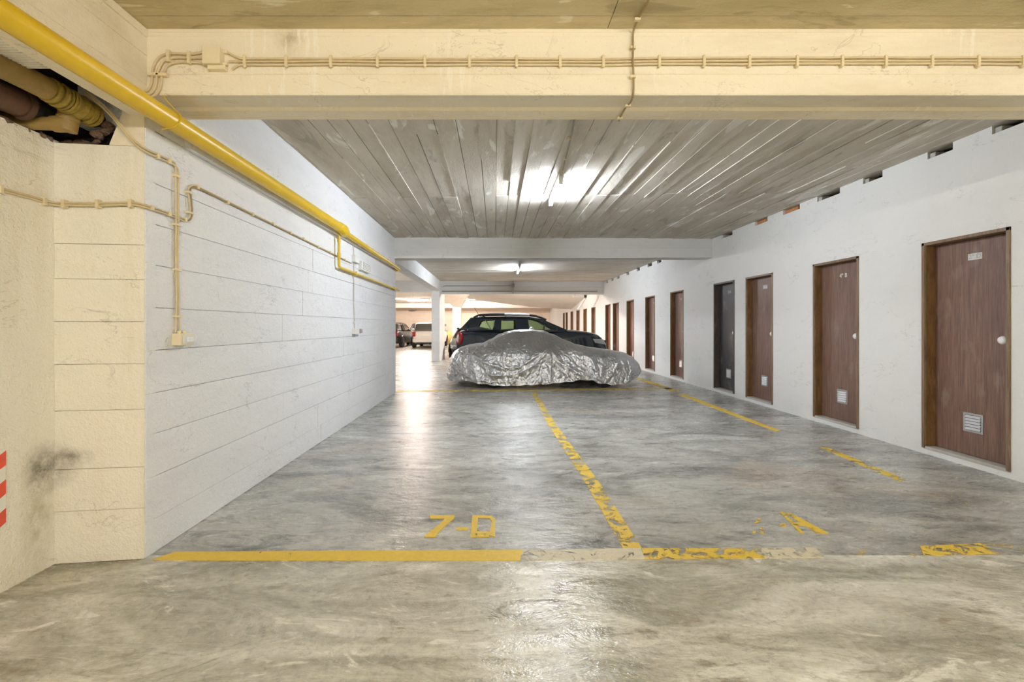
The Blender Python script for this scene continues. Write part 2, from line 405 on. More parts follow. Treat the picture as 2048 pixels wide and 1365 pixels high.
# near left: beam towards the viewer above the yellow pipe
o = MB().box(-1.985, XL, -6.6, 2.53, 2.425, 3.2).build('beam', M['cream_beam']); tag(o, 'cream concrete beam along the left above the yellow pipe', 'beam', kind='structure')
for (z0, z1, dx) in ((2.60, 2.64, .004), (2.76, 2.785, .006), (2.86, 2.90, .01)):
    MB().box(XL - .01, XL + dx, -3, 2.525, z0, z1).build('ledge', M['cream_beam'], o, bevel=.003)
o = MB().box(-2.3, XL + .035, 2.84, 8.62, 2.372, 3.2).box(-2.3, XL - .004, 2.535, 2.85, 2.38, 2.6).build('beam', M['white_wall']); tag(o, 'white upper band of the left wall behind the yellow pipe', 'beam', kind='structure')

# ---- left white wall: block with form-board courses standing proud
wl = MB().box(-2.36, XL - .012, 2.68, 8.85, 0, 2.40).box(-9.6, XL - .012, 8.55, 8.86, 0, 3.2).build('wall_left', M['white_wall'])
tag(wl, 'white painted board-marked concrete wall along the left of the bay', 'wall', kind='structure')
zs = [0, .19, .43, .67, .90, 1.14, 1.38, 1.62, 1.85, 2.08, 2.372]
for k in range(len(zs) - 1):
    cuts = [2.5225]
    while cuts[-1] < 8.87:
        cuts.append(min(8.87, cuts[-1] + random.uniform(1.5, 2.6)))
        if 8.87 - cuts[-1] < .6: cuts[-1] = 8.87
    for a, b in zip(cuts[:-1], cuts[1:]):
        p = XL + random.uniform(-.003, .002)
        MB().box(XL - .03, p, a + .0015, b - .0015, zs[k] + .0015, zs[k + 1] - .0015).build('form_board', M['white_wall'], wl, bevel=.002)
# ---- cream return facing the viewer, with its own boards, and cream wall towards the viewer
wf = MB().hexa([(-2.36, 2.475, 0), (XL - .004, 2.528, 0), (XL - .004, 2.6, 0), (-2.36, 2.6, 0), (-2.36, 2.475, 2.24), (XL - .004, 2.528, 2.24), (XL - .004, 2.6, 2.24), (-2.36, 2.6, 2.24)]).build('wall_front', M['cream_wall'])
tag(wf, 'narrow cream return wall facing the viewer beside the white wall', 'wall', kind='structure')
zs = [0, .28, .505, .82, 1.07, 1.30, 1.53, 1.72, 1.93, 2.26]
for k in range(len(zs) - 1):
    dy = random.uniform(-.003, .002)
    top = zs[k + 1] - .0012
    MB().hexa([(-2.36, 2.462 + dy, zs[k] + .001), (XL - .007, 2.518 + dy, zs[k] + .001), (XL - .007, 2.58, zs[k] + .001), (-2.36, 2.58, zs[k] + .001),
               (-2.36, 2.462 + dy, top), (XL - .007, 2.518 + dy, top), (XL - .007, 2.58, top), (-2.36, 2.58, top)]).build('form_board', M['cream_wall'], wf, bevel=.002)
MB().hexa([(-2.09, 2.492, 2.26), (XL - .007, 2.518, 2.26), (XL - .007, 2.6, 2.26), (-2.09, 2.6, 2.26), (-2.02, 2.495, 2.44), (XL - .007, 2.518, 2.44), (XL - .007, 2.6, 2.44), (-2.02, 2.6, 2.44)]).build('lintel_piece', M['cream_beam'], wf)
ws = MB().box(-2.6, -2.36, -6.6, 2.6, 0, 2.275).build('wall_left', M['cream_wall'])
tag(ws, 'rough cream plaster wall at the left edge below the pipe recess', 'wall', kind='structure')
# the recess above the cream wall: dark chase with broken edges
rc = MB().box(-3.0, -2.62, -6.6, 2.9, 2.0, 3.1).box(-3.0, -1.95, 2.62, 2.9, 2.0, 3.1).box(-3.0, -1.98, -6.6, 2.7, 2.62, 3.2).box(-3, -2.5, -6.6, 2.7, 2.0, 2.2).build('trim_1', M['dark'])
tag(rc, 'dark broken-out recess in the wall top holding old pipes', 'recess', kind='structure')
MB().box(-2.16, -1.99, -2, 2.10, 2.455, 2.60).build('ribbed_lath', M['cream_wall'], rc)
for k in range(60):
    y = 1.02 + k * .018
    MB().box(-2.155, -1.995, y, y + .009, 2.447, 2.457).build('rib', M['cream_wall'], rc)
random.seed(3)
for k in range(34):                     # rubble along the broken edge
    a = k / 33
    if a < .45: c0 = Vector((-2.375 + random.uniform(-.03, .005), 1.95 + a / .45 * .52, 2.272))
    else: c0 = Vector((-2.36 + (a - .45) / .55 * .25, 2.50 + random.uniform(-.01, .03), 2.262 + max(0, a - .8) * .6 + random.uniform(-.01, .012)))
    r = random.uniform(.012, .028); b = MB().ball(c0, r * 1.3, r, r * .8, 7, 4)
    for q in b.v: q += noise.noise_vector(q * 40) * r * .6
    b.build('rubble_lump', M['rubble'], rc)

# ---- right wall with door openings and vent notches under the ceiling
DOORS = []      # (y0 near, y1 far)
for (xl, xr) in ((1845, 2022), (1627, 1718), (1492, 1546), (1428, 1469), (1341, 1367), (1291, 1310), (1253.5, 1268), (1226, 1238), (1211, 1221),
                 (1183, 1191), (1167, 1174), (1153, 1159.4), (1141.4, 1146.4), (1131.6, 1135.6), (1126.2, 1129.6)):
    DOORS.append((F * XR / (xr - CX), F * XR / (xl - CX)))
NOTCH = [(3.74, 3.98), (4.32, 4.573), (5.105, 5.375), (5.735, 6.14), (6.49, 6.87), (7.26, 7.61), (8.33, 8.73), (11.9, 12.2), (12.6, 12.95), (13.65, 13.95), (14.75, 15.05), (15.9, 16.2), (16.7, 17.0), (17.5, 17.8)]
DZ0, DZ1 = .06, 2.108
brk = sorted({-6.6, 36.2, *[v for d in DOORS for v in d], *[v for d in NOTCH for v in d]})
mb = MB()
for a, b in zip(brk[:-1], brk[1:]):
    mid = (a + b) / 2
    segs = [(0, 3.2)]
    if any(d0 < mid < d1 for d0, d1 in DOORS): segs = [(0, DZ0), (DZ1, 3.2)]
    if any(d0 < mid < d1 for d0, d1 in NOTCH): segs[-1] = (segs[-1][0], 2.935)
    for z0, z1 in segs: mb.box(XR, XR + .16, a, b, z0, z1)
wr = mb.build('wall_right', M['right_wall'])
tag(wr, 'white plastered wall on the right holding the row of storage doors', 'wall', kind='structure')
for i, (a, b) in enumerate(NOTCH):     # hollow terracotta blocks left in two of the vent notches
    if i in (4, 5): MB().box(XR + .035, XR + .13, a + .09, b - .004, 2.937, 3.0).build('brick', M['terracotta'], wr, bevel=.006)
    else: MB().box(XR + .02, XR + .12, b - .06, b - .003, 2.937, 2.99).build('brick', M['sill_stone'], wr, bevel=.006)
o = MB().box(5.3, 5.5, -6.6, 36.2, 0, 3.3).build('wall_back_right', M['dark']); tag(o, 'dark back of the storage rooms seen through vent gaps', 'wall', kind='structure')  # shade of the unlit rooms put into a near-black wall colour
o = MB().box(-9.6, 5.4, 36.0, 36.3, 0, 3.3).build('wall_back', M['far_wall']); tag(o, 'tan far wall behind the distant parked cars', 'wall', kind='structure')
o2 = MB()
for k in range(7):
    for q in range(14):
        x0 = -1.2 + q * .40 + (.2 if k % 2 else 0)
        MB().box(x0, x0 + .393, 35.93 + random.uniform(-.008, .004), 36.05, .75 + k * .24, .75 + k * .24 + .235).build('block', M['far_wall'], o)
o = MB().box(-9.8, -9.5, 8.5, 36.2, 0, 3.3).build('wall_left_far', M['far_white']); tag(o, 'pale wall closing the driving aisle on its left side', 'wall', kind='structure')
o = MB().box(-2.7, 5.4, -6.7, -6.4, 0, 3.3).build('wall_rear', M['cream_wall']); tag(o, 'cream wall behind the viewer', 'wall', kind='structure')

# ---- pillars
p = MB().box(-2.29, -2.0, 16.6, 18.3, 0, 2.95).build('pillar', M['white_beam'], bevel=.01); tag(p, 'white square concrete pillar beside the dark car\'s tail', 'pillar', kind='structure')
p = thing('pillar', 'white pillar with tapered capital behind the tail of the dark car', 'pillar', (-1.8, 21.8, 0), kind='structure')
MB().box(-2.01, -1.61, 21.7, 22.1, 0, 2.6).build('shaft', M['far_white'], p, bevel=.01)
a = W(921, 614, 21.65)
MB().hexa([(a.x - .35, 21.66, 2.2), (a.x + .03, 21.66, 2.2), (a.x + .03, 22.1, 2.2), (a.x - .35, 22.1, 2.2), (-2.75, 20.2, 2.97), (-1.15, 20.8, 2.97), (-1.15, 22.3, 2.97), (-2.5, 22.3, 2.97)]).build('capital', M['far_wall'], p)  # tan beside the white shaft: the capital's shade put into its colour

# ================================================================== DOORS
def text_mesh(s, size, name='txt'):
    cu = bpy.data.curves.new(name, 'FONT'); cu.body = s; cu.size = size; cu.extrude = .0006; cu.align_x = 'CENTER'; cu.align_y = 'CENTER'; cu.resolution_u = 3
    o = bpy.data.objects.new(name, cu); COL.objects.link(o)
    me = bpy.data.meshes.new_from_object(o.evaluated_get(bpy.context.evaluated_depsgraph_get()))
    bpy.data.objects.remove(o); return me
def lettering(s, size, m, parent, pos, name='lettering', rot=None):      # text on the right wall, read from inside the bay
    me = text_mesh(s, size); me.materials.append(m)
    R = rot or Matrix(((0, 0, -1), (-1, 0, 0), (0, 1, 0)))
    o0 = ORG.get(parent.name, Vector((0, 0, 0))) if parent else Vector((0, 0, 0))
    for v in me.vertices: v.co = R @ v.co + Vector(pos) - o0
    o = bpy.data.objects.new(name, me); COL.objects.link(o)
    if parent: o.parent = parent; ORG[o.name] = o0
    return o
DL = [('reddish brown storage door nearest the viewer with white number plate', 'door_wood', '2\u00ba D', 1),
      ('reddish brown storage door marked with loose white characters, second nearest', 'door_wood', '4\u00ba B', 0),
      ('brown storage door with small plate just right of the black door', 'door_wood', '1\u00ba C', 1),
      ('black storage door, the only black one among the large near doors', 'door_black', '2 A', 0),
      ('brown storage door just left of the black door', 'door_wood', '4 E', 0),
      ('greyish brown storage door above the right end of the covered car', 'door_wood', '3', 0),
      ('orange brown storage door partly hidden by the covered car\'s nose', 'door_orange', None, 0),
      ('brown storage door whose foot is hidden behind the covered car', 'door_wood', None, 0),
      ('storage door beside the dark car\'s headlamp, white handle, orange brown', 'door_orange', None, 0)]
FARL = ['first storage door beyond the far ribbed beam, over the dark bonnet', 'second storage door beyond the far ribbed beam', 'third storage door beyond the far ribbed beam',
        'fourth storage door beyond the far ribbed beam', 'fifth storage door beyond the far ribbed beam, by the far wall', 'last storage door in the row, nearest the far wall']
for i, (y0, y1) in enumerate(DOORS):
    near_ = i < 9
    lab, wm, txt, plate = DL[i] if near_ else ('narrow dark brown ' + FARL[i - 9], 'door_wood', None, 0)
    d = thing('door_%d' % (i + 1), lab, 'door', (XR, (y0 + y1) / 2, DZ0), kind='structure')
    jm = M['jamb_dark'] if wm == 'door_black' else M['jamb_wood']
    rv = M['jamb_dark'] if wm == 'door_black' else M['reveal_wood']
    fw = .03; rec = .095
    for (a, b) in ((y0, y0 + fw), (y1 - fw, y1)):
        MB().box(XR - .012, XR + .15, a, b, DZ0, DZ1).build('jamb', jm, d, bevel=.003)
    MB().box(XR - .012, XR + .15, y0, y1, DZ1 - fw, DZ1).build('head_jamb', jm, d, bevel=.003)
    MB().box(XR - .004, XR + .15, y0 + .003, y1 - .003, DZ0 - .01, DZ0 + .018).build('sill', M['sill_stone'], d, bevel=.003)
    MB().box(XR + .012, XR + .094, y1 - fw - .006, y1 - fw, DZ0 + .02, DZ1 - fw).build('door_lining', rv, d)
    lf = MB().box(XR + rec, XR + rec + .04, y0 + fw + .003, y1 - fw - .003, DZ0 + .022, DZ1 - fw - .004).build('leaf', M[wm], d, bevel=.002)
    XF = XR + rec
    if not near_:
        kb = MB().ball((XF - .03, y0 + .09, 1.02), .03, .03, .03, 8, 5).build('knob', M['knob_white'], d, smooth=True); continue
    # knob with rose, close to the near jamb
    yk = y0 + fw + .065
    kb = MB().tube([(XF - .001, yk, 1.155), (XF - .012, yk, 1.155)], .026, 14).tube([(XF - .01, yk, 1.155), (XF - .04, yk, 1.155)], .011, 10).ball((XF - .055, yk, 1.155), .026, .042, .037, 16, 9).build('knob', M['knob_white'], d, smooth=True)
    MB().box(XF - .004, XF + .001, yk - .02, yk + .02, 1.0, 1.04).build('keyhole_plate', M['steel'], d, bevel=.002)
    # vent grille with louvres
    if i < 7:
        ym = (y0 + y1) / 2 - .005; zz = .385; g = .088
        vg = MB().box(XF - .006, XF, ym - g, ym + g, zz - g, zz - g + .018).box(XF - .006, XF, ym - g, ym + g, zz + g - .018, zz + g).box(XF - .006, XF, ym - g, ym - g + .018, zz - g + .018, zz + g - .018).box(XF - .006, XF, ym + g - .018, ym + g, zz - g + .018, zz + g - .018).build('vent_grille', M['steel'], d)
        MB().box(XF - .0015, XF, ym - g + .018, ym + g - .018, zz - g + .018, zz + g - .018).build('vent_backing', M['vent_dark'], vg)
        for q in range(5):
            zq = zz - g + .022 + q * .0275
            MB().hexa([(XF - .013, ym - .068, zq), (XF - .013, ym + .068, zq), (XF - .010, ym + .068, zq), (XF - .010, ym - .068, zq),
                       (XF - .005, ym - .068, zq + .022), (XF - .005, ym + .068, zq + .022), (XF - .002, ym + .068, zq + .022), (XF - .002, ym - .068, zq + .022)]).build('louvre', M['steel'], vg)
    if txt:
        ym = (y0 + y1) / 2 - .02
        if plate:
            pl = MB().box(XF - .003, XF, ym - .062, ym + .062, 1.885, 1.945).build('number_plate', M['plate_white'], d, bevel=.001)
            lettering(txt, .058, M['letter_grey'], pl, (XF - .0042, ym, 1.915))
        else:
            lettering(txt, .075, M['letter_white'], d, (XF - .0012, ym, 1.915))

# ================================================================== LAMPS
def tube_lamp(label, a, b, z, tube_mat, group=None, housing='lamp_white', drop=.0):
    a = Vector(a); b = Vector(b); c0 = (a + b) / 2
    o = thing('tube_lamp', label, 'lamp', (c0.x, c0.y, z), group)
    dr = (b - a).normalized(); sd = Vector((-dr.y, dr.x, 0)) * .028
    pts = []
    for zz in (-.022, .03):
        for q in (a - sd, a + sd, b + sd, b - sd): pts.append(Vector((q.x, q.y, q.z + zz + drop)))
    MB().hexa(pts).build('housing', M[housing], o, bevel=.004)
    dn = Vector((0, 0, -.055 + drop))
    MB().tube([a + dr * .05 + dn, b - dr * .05 + dn], .019, 12).build('tube', M[tube_mat], o, smooth=True)
    for q, s_ in ((a, 1), (b, -1)):
        e = q + dr * .035 * s_ + dn
        MB().box(e.x - .024, e.x + .024, e.y - .024, e.y + .024, e.z - .026, e.z + .045).build('end_cap', M[housing], o, bevel=.004)
    return o
tube_lamp('lit white tube lamp on the board-marked ceiling of the empty bays', (.735, 5.1, 2.945), (.735, 6.12, 2.945), 2.94, 'tube_bay')
tube_lamp('lit white tube lamp on the ceiling above the parked dark car', (.68, 12.7, 2.935), (.68, 13.9, 2.935), 2.93, 'tube_bay_far')
tube_lamp('warm tube lamp on the ceiling behind the viewer, left', (-.2, -2.6, 2.56), (1.0, -2.6, 2.56), 2.56, 'tube_front', 'lamps behind the viewer')
tube_lamp('warm tube lamp on the ceiling behind the viewer, right', (2.3, -2.6, 2.56), (3.5, -2.6, 2.56), 2.56, 'tube_front', 'lamps behind the viewer')
o = MB().box(-2.1, 4.3, -2.8, -2.4, 2.59, 3.2).build('beam', M['cream_beam']); tag(o, 'cream beam behind the viewer carrying the warm lamps', 'beam', kind='structure')
tube_lamp('lit tube lamp on the aisle ceiling near the white wall\'s far corner', (-4.2, 12.4, 2.95), (-4.2, 13.6, 2.95), 2.95, 'tube_bay')
tube_lamp('lit tube lamp on the aisle ceiling level with the square pillar', (-5.2, 19.3, 2.95), (-5.2, 20.5, 2.95), 2.95, 'tube_far')
tube_lamp('lit tube lamp on the aisle ceiling above the white car', (-5.6, 29.4, 2.95), (-4.4, 29.4, 2.95), 2.95, 'tube_far')
tube_lamp('added tube light hidden behind the far ribbed beam, brightening the ramp', (.2, 18.9, 2.86), (1.4, 18.9, 2.86), 2.86, 'tube_far')  # added lamp, kept out of view, brightens the ramp underside
tube_lamp('added tube light brightening the far tan wall behind the pillar with capital', (-2.3, 30.4, 3.1), (-1.1, 30.4, 3.1), 3.1, 'tube_far')  # added lamp with no known fixture here, lifts the far wall
hang = tube_lamp('long grey hanging tube lamp left of the square pillar', W(789, 596, 22), W(860, 598, 22), 2.62, 'tube_dim', housing='lamp_grey')
MB().tube([(-3.95, 22, 2.64), (-3.93, 22, 2.75), (-3.97, 22, 2.96)], .008, 6).build('hanger', M['cable_grey'], hang)
# lamp hanging askew under the ramp, at the far right
a, b = W(1171, 597, 19.3), W(1156, 618, 20.4)
lk = thing('tube_lamp', 'tube lamp hanging askew below its white batten at far right', 'lamp', tuple(a))
MB().box(W(1146, 593, 19.2).x, W(1168, 593, 19.2).x, 19.15, 19.25, 2.48, 2.565).build('housing', M['lamp_white'], lk, bevel=.01)
MB().box(W(1168, 593, 19.2).x, W(1173, 593, 19.2).x, 19.14, 19.26, 2.47, 2.58).build('end_cap', M['black_plastic'], lk, bevel=.01)
MB().tube([a, b], .035, 10).build('tube', M['lamp_white'], lk, smooth=True)
MB().tube([W(1150, 592, 19.2), W(1150, 592, 19.2) + Vector((0, 0, .4))], .01, 6).build('hanger', M['cable_grey'], lk)

# ================================================================== PIPES
gp = thing('gas_pipe', 'thick glossy yellow pipe running along the left wall', 'pipe', (-1.80, 4, 2.42))
PX, PZ, PR = -1.805, 2.425, .052
MB().tube([(PX, -3, PZ - .01), (PX, 5.35, PZ)], PR, 28).build('pipe', M['yellow_pipe'], gp, smooth=True)
MB().tube([(PX, 5.30, PZ), (PX, 5.31, PZ), (PX, 5.46, PZ), (PX, 5.47, PZ), (PX - .02, 5.60, PZ - .012), (PX - .02, 5.63, PZ - .012)], [PR, PR + .007, PR + .007, PR + .01, PR + .006, .034], 28).build('reducer', M['yellow_pipe'], gp, smooth=True)
q0 = Vector((PX - .02, 5.6, PZ - .012))
arc = [q0, Vector((PX - .03, 7, PZ - .03)), Vector((-1.845, 8.72, 2.375))]
arc += [Vector((-1.845 - .10 * (1 - math.cos(t_)), 8.87 + .10 * math.sin(t_) - .0, 2.372)) for t_ in (0, .4, .8, 1.2, 1.57)] + [Vector((-2.15, 8.975, 2.372))]
MB().tube(arc, .032, 18).build('narrow_pipe', M['yellow_pipe'], gp, smooth=True)
for k in range(9):
    y = 5.9 + k * .33; z = 2.413 - (y - 5.6) * .0125
    MB().box(-1.885, -1.825, y - .01, y + .01, z + .028, z + .042).build('bracket', M['yellow_small'], gp)
bp = [(-1.865, 5.50, 2.36), (-1.865, 5.50, 2.02), (-1.865, 5.515, 1.99), (-1.865, 5.55, 1.983), (-1.865, 7, 1.98), (-1.865, 8.62, 1.975), (-1.865, 8.95, 1.975)]
MB().tube(bp, .0165, 14).build('branch_pipe', M['yellow_small'], gp, smooth=True)
for (y, z) in ((5.50, 2.30), (5.50, 2.13)): MB().tube([(-1.865, y, z - .02), (-1.865, y, z + .02)], .022, 12).build('fitting', M['yellow_small'], gp, smooth=True)
for y in (6.15, 8.5): MB().box(XL - .005, -1.845, y - .012, y + .012, 1.955, 2.005).build('pipe_clip', M['yellow_small'], gp)
# wire hanger around the pipe
ring = [Vector((PX + (PR + .004) * math.cos(t_), 2.56 + .02 * math.sin(t_), PZ + (PR + .004) * math.sin(t_))) for t_ in [k * math.pi / 8 for k in range(17)]]
MB().tube(ring, .004, 6, False).tube([ring[3], Vector((-1.82, 2.54, 2.53)), Vector((-1.86, 2.535, 2.62))], .0035, 6).tube([ring[12], ring[12] + Vector((-.02, -.02, -.015)), ring[12] + Vector((-.03, .0, -.005))], .003, 6).build('wire_hanger', M['yellow_small'], gp)
for y in (0.4,): MB().tube([(PX, y, PZ), (PX, y + .04, PZ)], PR + .004, 20).build('collar', M['yellow_pipe'], gp, smooth=True)

# old pipes in the recess
op = thing('drain_pipe', 'old dull yellow taped pipe with tee inside the wall recess', 'pipe', (-2.2, 2.2, 2.4))
def PW(x, y, d): return W(x, y, d)
a, b, c_ = PW(-40, 110, 1.95), PW(95, 178, 2.22), PW(186, 232, 2.48)
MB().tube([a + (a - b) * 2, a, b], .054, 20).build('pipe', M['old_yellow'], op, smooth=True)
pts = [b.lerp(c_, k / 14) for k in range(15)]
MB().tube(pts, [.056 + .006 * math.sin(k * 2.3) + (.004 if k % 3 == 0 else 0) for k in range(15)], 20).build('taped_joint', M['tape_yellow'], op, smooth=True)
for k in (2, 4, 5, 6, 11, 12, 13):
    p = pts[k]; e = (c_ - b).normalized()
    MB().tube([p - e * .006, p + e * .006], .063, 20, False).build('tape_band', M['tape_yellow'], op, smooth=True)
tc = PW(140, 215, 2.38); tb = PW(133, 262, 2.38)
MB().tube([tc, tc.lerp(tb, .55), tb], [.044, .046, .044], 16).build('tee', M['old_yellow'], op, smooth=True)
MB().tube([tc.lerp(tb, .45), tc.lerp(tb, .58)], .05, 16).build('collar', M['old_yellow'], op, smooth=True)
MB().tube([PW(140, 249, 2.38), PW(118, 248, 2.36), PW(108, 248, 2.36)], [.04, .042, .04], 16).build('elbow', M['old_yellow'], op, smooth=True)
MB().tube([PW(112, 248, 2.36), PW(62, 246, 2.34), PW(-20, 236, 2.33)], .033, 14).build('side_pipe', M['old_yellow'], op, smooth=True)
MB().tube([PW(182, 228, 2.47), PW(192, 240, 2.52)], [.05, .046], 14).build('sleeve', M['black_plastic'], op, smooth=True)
rp = thing('drain_pipe', 'fat rusty brown pipe end inside the wall recess', 'pipe', (-2.4, 2.1, 2.4))
a, b, c_ = PW(-60, 165, 2.05), PW(50, 212, 2.28), PW(112, 236, 2.52)
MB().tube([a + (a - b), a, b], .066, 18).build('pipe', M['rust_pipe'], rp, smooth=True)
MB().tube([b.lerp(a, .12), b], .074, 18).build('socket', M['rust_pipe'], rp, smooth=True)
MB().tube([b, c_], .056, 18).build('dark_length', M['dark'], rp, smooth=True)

# ================================================================== CABLES
def smooth_path(pts, n=5):
    pts = [Vector(p) for p in pts]; out = []
    for i in range(len(pts) - 1):
        p0, p1, p2, p3 = pts[max(i - 1, 0)], pts[i], pts[i + 1], pts[min(i + 2, len(pts) - 1)]
        for k in range(n):
            t_ = k / n
            out.append(.5 * ((2 * p1) + (-p0 + p2) * t_ + (2 * p0 - 5 * p1 + 4 * p2 - p3) * t_ ** 2 + (-p0 + 3 * p1 - 3 * p2 + p3) * t_ ** 3))
    return out + [pts[-1]]
DB = 2.518      # just proud of the near beam's face
def B(x, y, d=DB): return W(x, y, d)
cb = thing('cable_run', 'three cream cables clipped along the near beam', 'cable', tuple(B(1000, 123)))
for k, yy in enumerate((117, 123, 129)):
    pts = [B(452 + 6 * k, 103 + 18 * k if k != 1 else 123), B(475, yy - 2 + k * 2)] + [B(x_, yy + random.uniform(-.7, .7) + (x_ - 500) * (.0015 if x_ < 1300 else -.001)) for x_ in range(495, 2500, 90)]
    MB().tube(smooth_path(pts, 3), .0062, 8).build('cable', M['cable_cream'], cb, smooth=True)
for x_ in (490, 573, 662, 755, 850, 939, 1033, 1120, 1206, 1318, 1407, 1498, 1593, 1683, 1770, 1862, 1955, 2044):
    q = B(x_, 123.5)
    MB().box(q.x - .0075, q.x + .0075, 2.505, 2.528, q.z - .027, q.z + .027).ball((q.x, 2.512, q.z + .027), .010, .009, .008, 8, 5).ball((q.x, 2.512, q.z - .027), .010, .009, .008, 8, 5).build('clip', M['clip_cream'], cb, bevel=.002)
jb = thing('junction_box', 'cream square junction box on the near beam', 'box', tuple(B(433, 118)))
a = B(414, 100); b = B(447, 133)
MB().box(a.x, b.x, 2.485, 2.53, b.z, a.z).build('body', M['box_cream'], jb, bevel=.004)
MB().box(a.x - .003, b.x + .003, 2.478, 2.487, b.z - .003, a.z + .003).build('lid', M['box_cream'], jb, bevel=.003)
MB().box(a.x + .012, b.x + .018, 2.50, 2.53, b.z - .024, b.z).build('gland_plate', M['box_cream'], jb, bevel=.003)
for (x_, y_) in ((411, 104), (411, 117), (411, 127), (451, 104), (451, 128)):
    q = B(x_, y_); MB().tube([q - Vector((.012, 0, 0)), q + Vector((.012, 0, 0))], .009, 10).build('gland', M['box_cream'], jb, smooth=True)
cl = thing('cable_bundle', 'three cream cables bending down at the near beam\'s left end', 'cable', tuple(B(330, 130)))
for k in range(3):
    o_ = k * 11
    pts = [B(410, 104 + k * 11.5), B(380, 108 + k * 8), B(345 + o_ * .3, 107 + k * 9), B(322 + o_ * .55, 112 + o_ * .9), B(309 + o_ * .95, 128 + o_ * .6), B(304 + o_ * .9, 150), B(303 + o_ * .85, 166 + k * 3), B(296 + o_ * .8, 180 + k * 4), B(280 + o_, 186 + k * 4, 2.50)]
    MB().tube(smooth_path(pts, 4), .0065, 8).build('cable', M['cable_cream'], cl, smooth=True)
for (x_, y_, hz) in ((338, 113, 0), (379, 116, 0), (309, 150, 1), (325, 151, 1)):
    q = B(x_, y_)
    if hz: MB().box(q.x - .03, q.x + .03, 2.504, 2.528, q.z - .008, q.z + .008).build('clip', M['clip_cream'], cl, bevel=.002)
    else: MB().box(q.x - .008, q.x + .008, 2.504, 2.528, q.z - .034, q.z + .034).build('clip', M['clip_cream'], cl, bevel=.002)
# cable crossing the near beam vertically
cv = thing('cable_run', 'single brown cable crossing over the near beam from the ceiling', 'cable', tuple(B(1266, 120)))
pts = [W(1310, -60, 2.1), W(1297, 0, 2.28), W(1278, 35, 2.42), B(1267, 62, 2.505), B(1266, 95, 2.508), B(1266, 122, 2.502), B(1267, 150, 2.512), B(1267, 185, 2.515), W(1262, 203, 2.57), W(1252, 214, 2.66), W(1241, 233, 2.78), W(1238, 242, 2.84)]
MB().tube(smooth_path(pts, 4), .0055, 8).build('cable', M['cable_brown'], cv, smooth=True)
for (x_, y_, d_) in ((1275, 38, 2.42), (1266, 95, 2.51), (1266, 153, 2.51), (1256, 211, 2.62), (1240, 236, 2.79)):
    q = W(x_, y_, d_); MB().box(q.x - .016, q.x + .016, q.y - .006, q.y + .014, q.z - .007, q.z + .007).build('clip', M['clip_cream'], cv, bevel=.002)
cc = thing('cable_run', 'thin brown cable on the ceiling leading to the lit lamp', 'cable', (.74, 4, 2.95))
pts = [(.565, 2.85, 2.955), (.60, 3.3, 2.953), (.66, 3.9, 2.955), (.70, 4.5, 2.953), (.735, 5.1, 2.95)]
MB().tube(smooth_path(pts, 4), .006, 8).build('cable', M['cable_grey'], cc, smooth=True)
for y in (3.1, 3.6, 4.1, 4.6, 4.95): MB().box(.56 + (y - 2.85) * .078 - .014, .56 + (y - 2.85) * .078 + .014, y - .007, y + .007, 2.94, 2.962).build('clip', M['clip_cream'], cc)

# left wall: cream cables
XW = XL + .010
def L(x, y): return onX(x, y, XW)
def RT(x, y, d): return W(x, y, d)
lc = thing('cable_run', 'pair of cream cables along the left wall turning up and over', 'cable', tuple(L(372, 440)))
for k in (0, 1):
    o_ = k * 4.5
    pts = [onX(-60, 352 + o_, -2.352), onX(0, 376 + o_, -2.352), onX(60, 392 + o_, -2.352), onX(92, 402 + o_, -2.352), W(112, 406 + o_, 2.445), W(130, 406 + o_, 2.445), W(195, 406.5 + o_, 2.463), W(262, 405 + o_, 2.488), W(284, 409 + o_, 2.495), L(300, 413 + o_), L(335, 425 + o_), L(368, 438 + o_)]
    MB().tube(smooth_path(pts, 3), .0055, 8).build('cable', M['cable_cream'], lc, smooth=True)
    pts = [L(368, 438 + o_), L(375 + o_, 438 + o_ * .5), L(380 + o_, 428), L(378 + o_, 400), L(376 + o_, 384), L(379 + o_ * .7, 374 + o_ * .7), L(388, 371 + o_), L(397, 374 + o_ * .8)]
    pts += [L(x_, 374 + (x_ - 397) * .497 + o_ * .6 * (397 / x_)) for x_ in (430, 460, 500, 545, 590, 635, 680)] + [L(703, 527)]
    MB().tube(smooth_path(pts, 3), .0048, 8).build('cable', M['cable_brown' if k else 'cable_cream'], lc, smooth=True)
def wclip(parent, p, along, m='clip_cream', hz=.014):
    if along == 'y': MB().box(p.x - .014, p.x + .012, p.y - .008, p.y + .008, p.z - hz, p.z + hz).build('clip', M[m], parent, bevel=.002)
    else: MB().box(p.x - .014, p.x + .012, p.y - hz * 1.6, p.y + hz * 1.6, p.z - .007, p.z + .007).build('clip', M[m], parent, bevel=.002)
for (x_, y_) in ((0, 379), (88, 403)): wclip(lc, onX(x_, y_, -2.352), 'y', hz=.02)
for (x_, y_, d_) in ((128, 408, 2.447), (196, 408, 2.465), (261, 407, 2.49)):
    q = W(x_, y_, d_); MB().box(q.x - .008, q.x + .008, q.y - .012, q.y + .02, q.z - .022, q.z + .022).build('clip', M['clip_cream'], lc, bevel=.002)
for (x_, y_) in ((303, 416), (338, 428), (370, 440), (395, 374), (455, 405), (505, 429), (547, 448), (581, 466), (607, 478), (636, 494), (660, 505), (690, 520)): wclip(lc, L(x_, y_), 'y')
for (x_, y_) in ((378, 385), (380, 426)): wclip(lc, L(x_, y_), 'z')
ld = thing('cable_run', 'pair of cream cables dropping down the left wall to the near switch', 'cable', tuple(L(354, 500)))
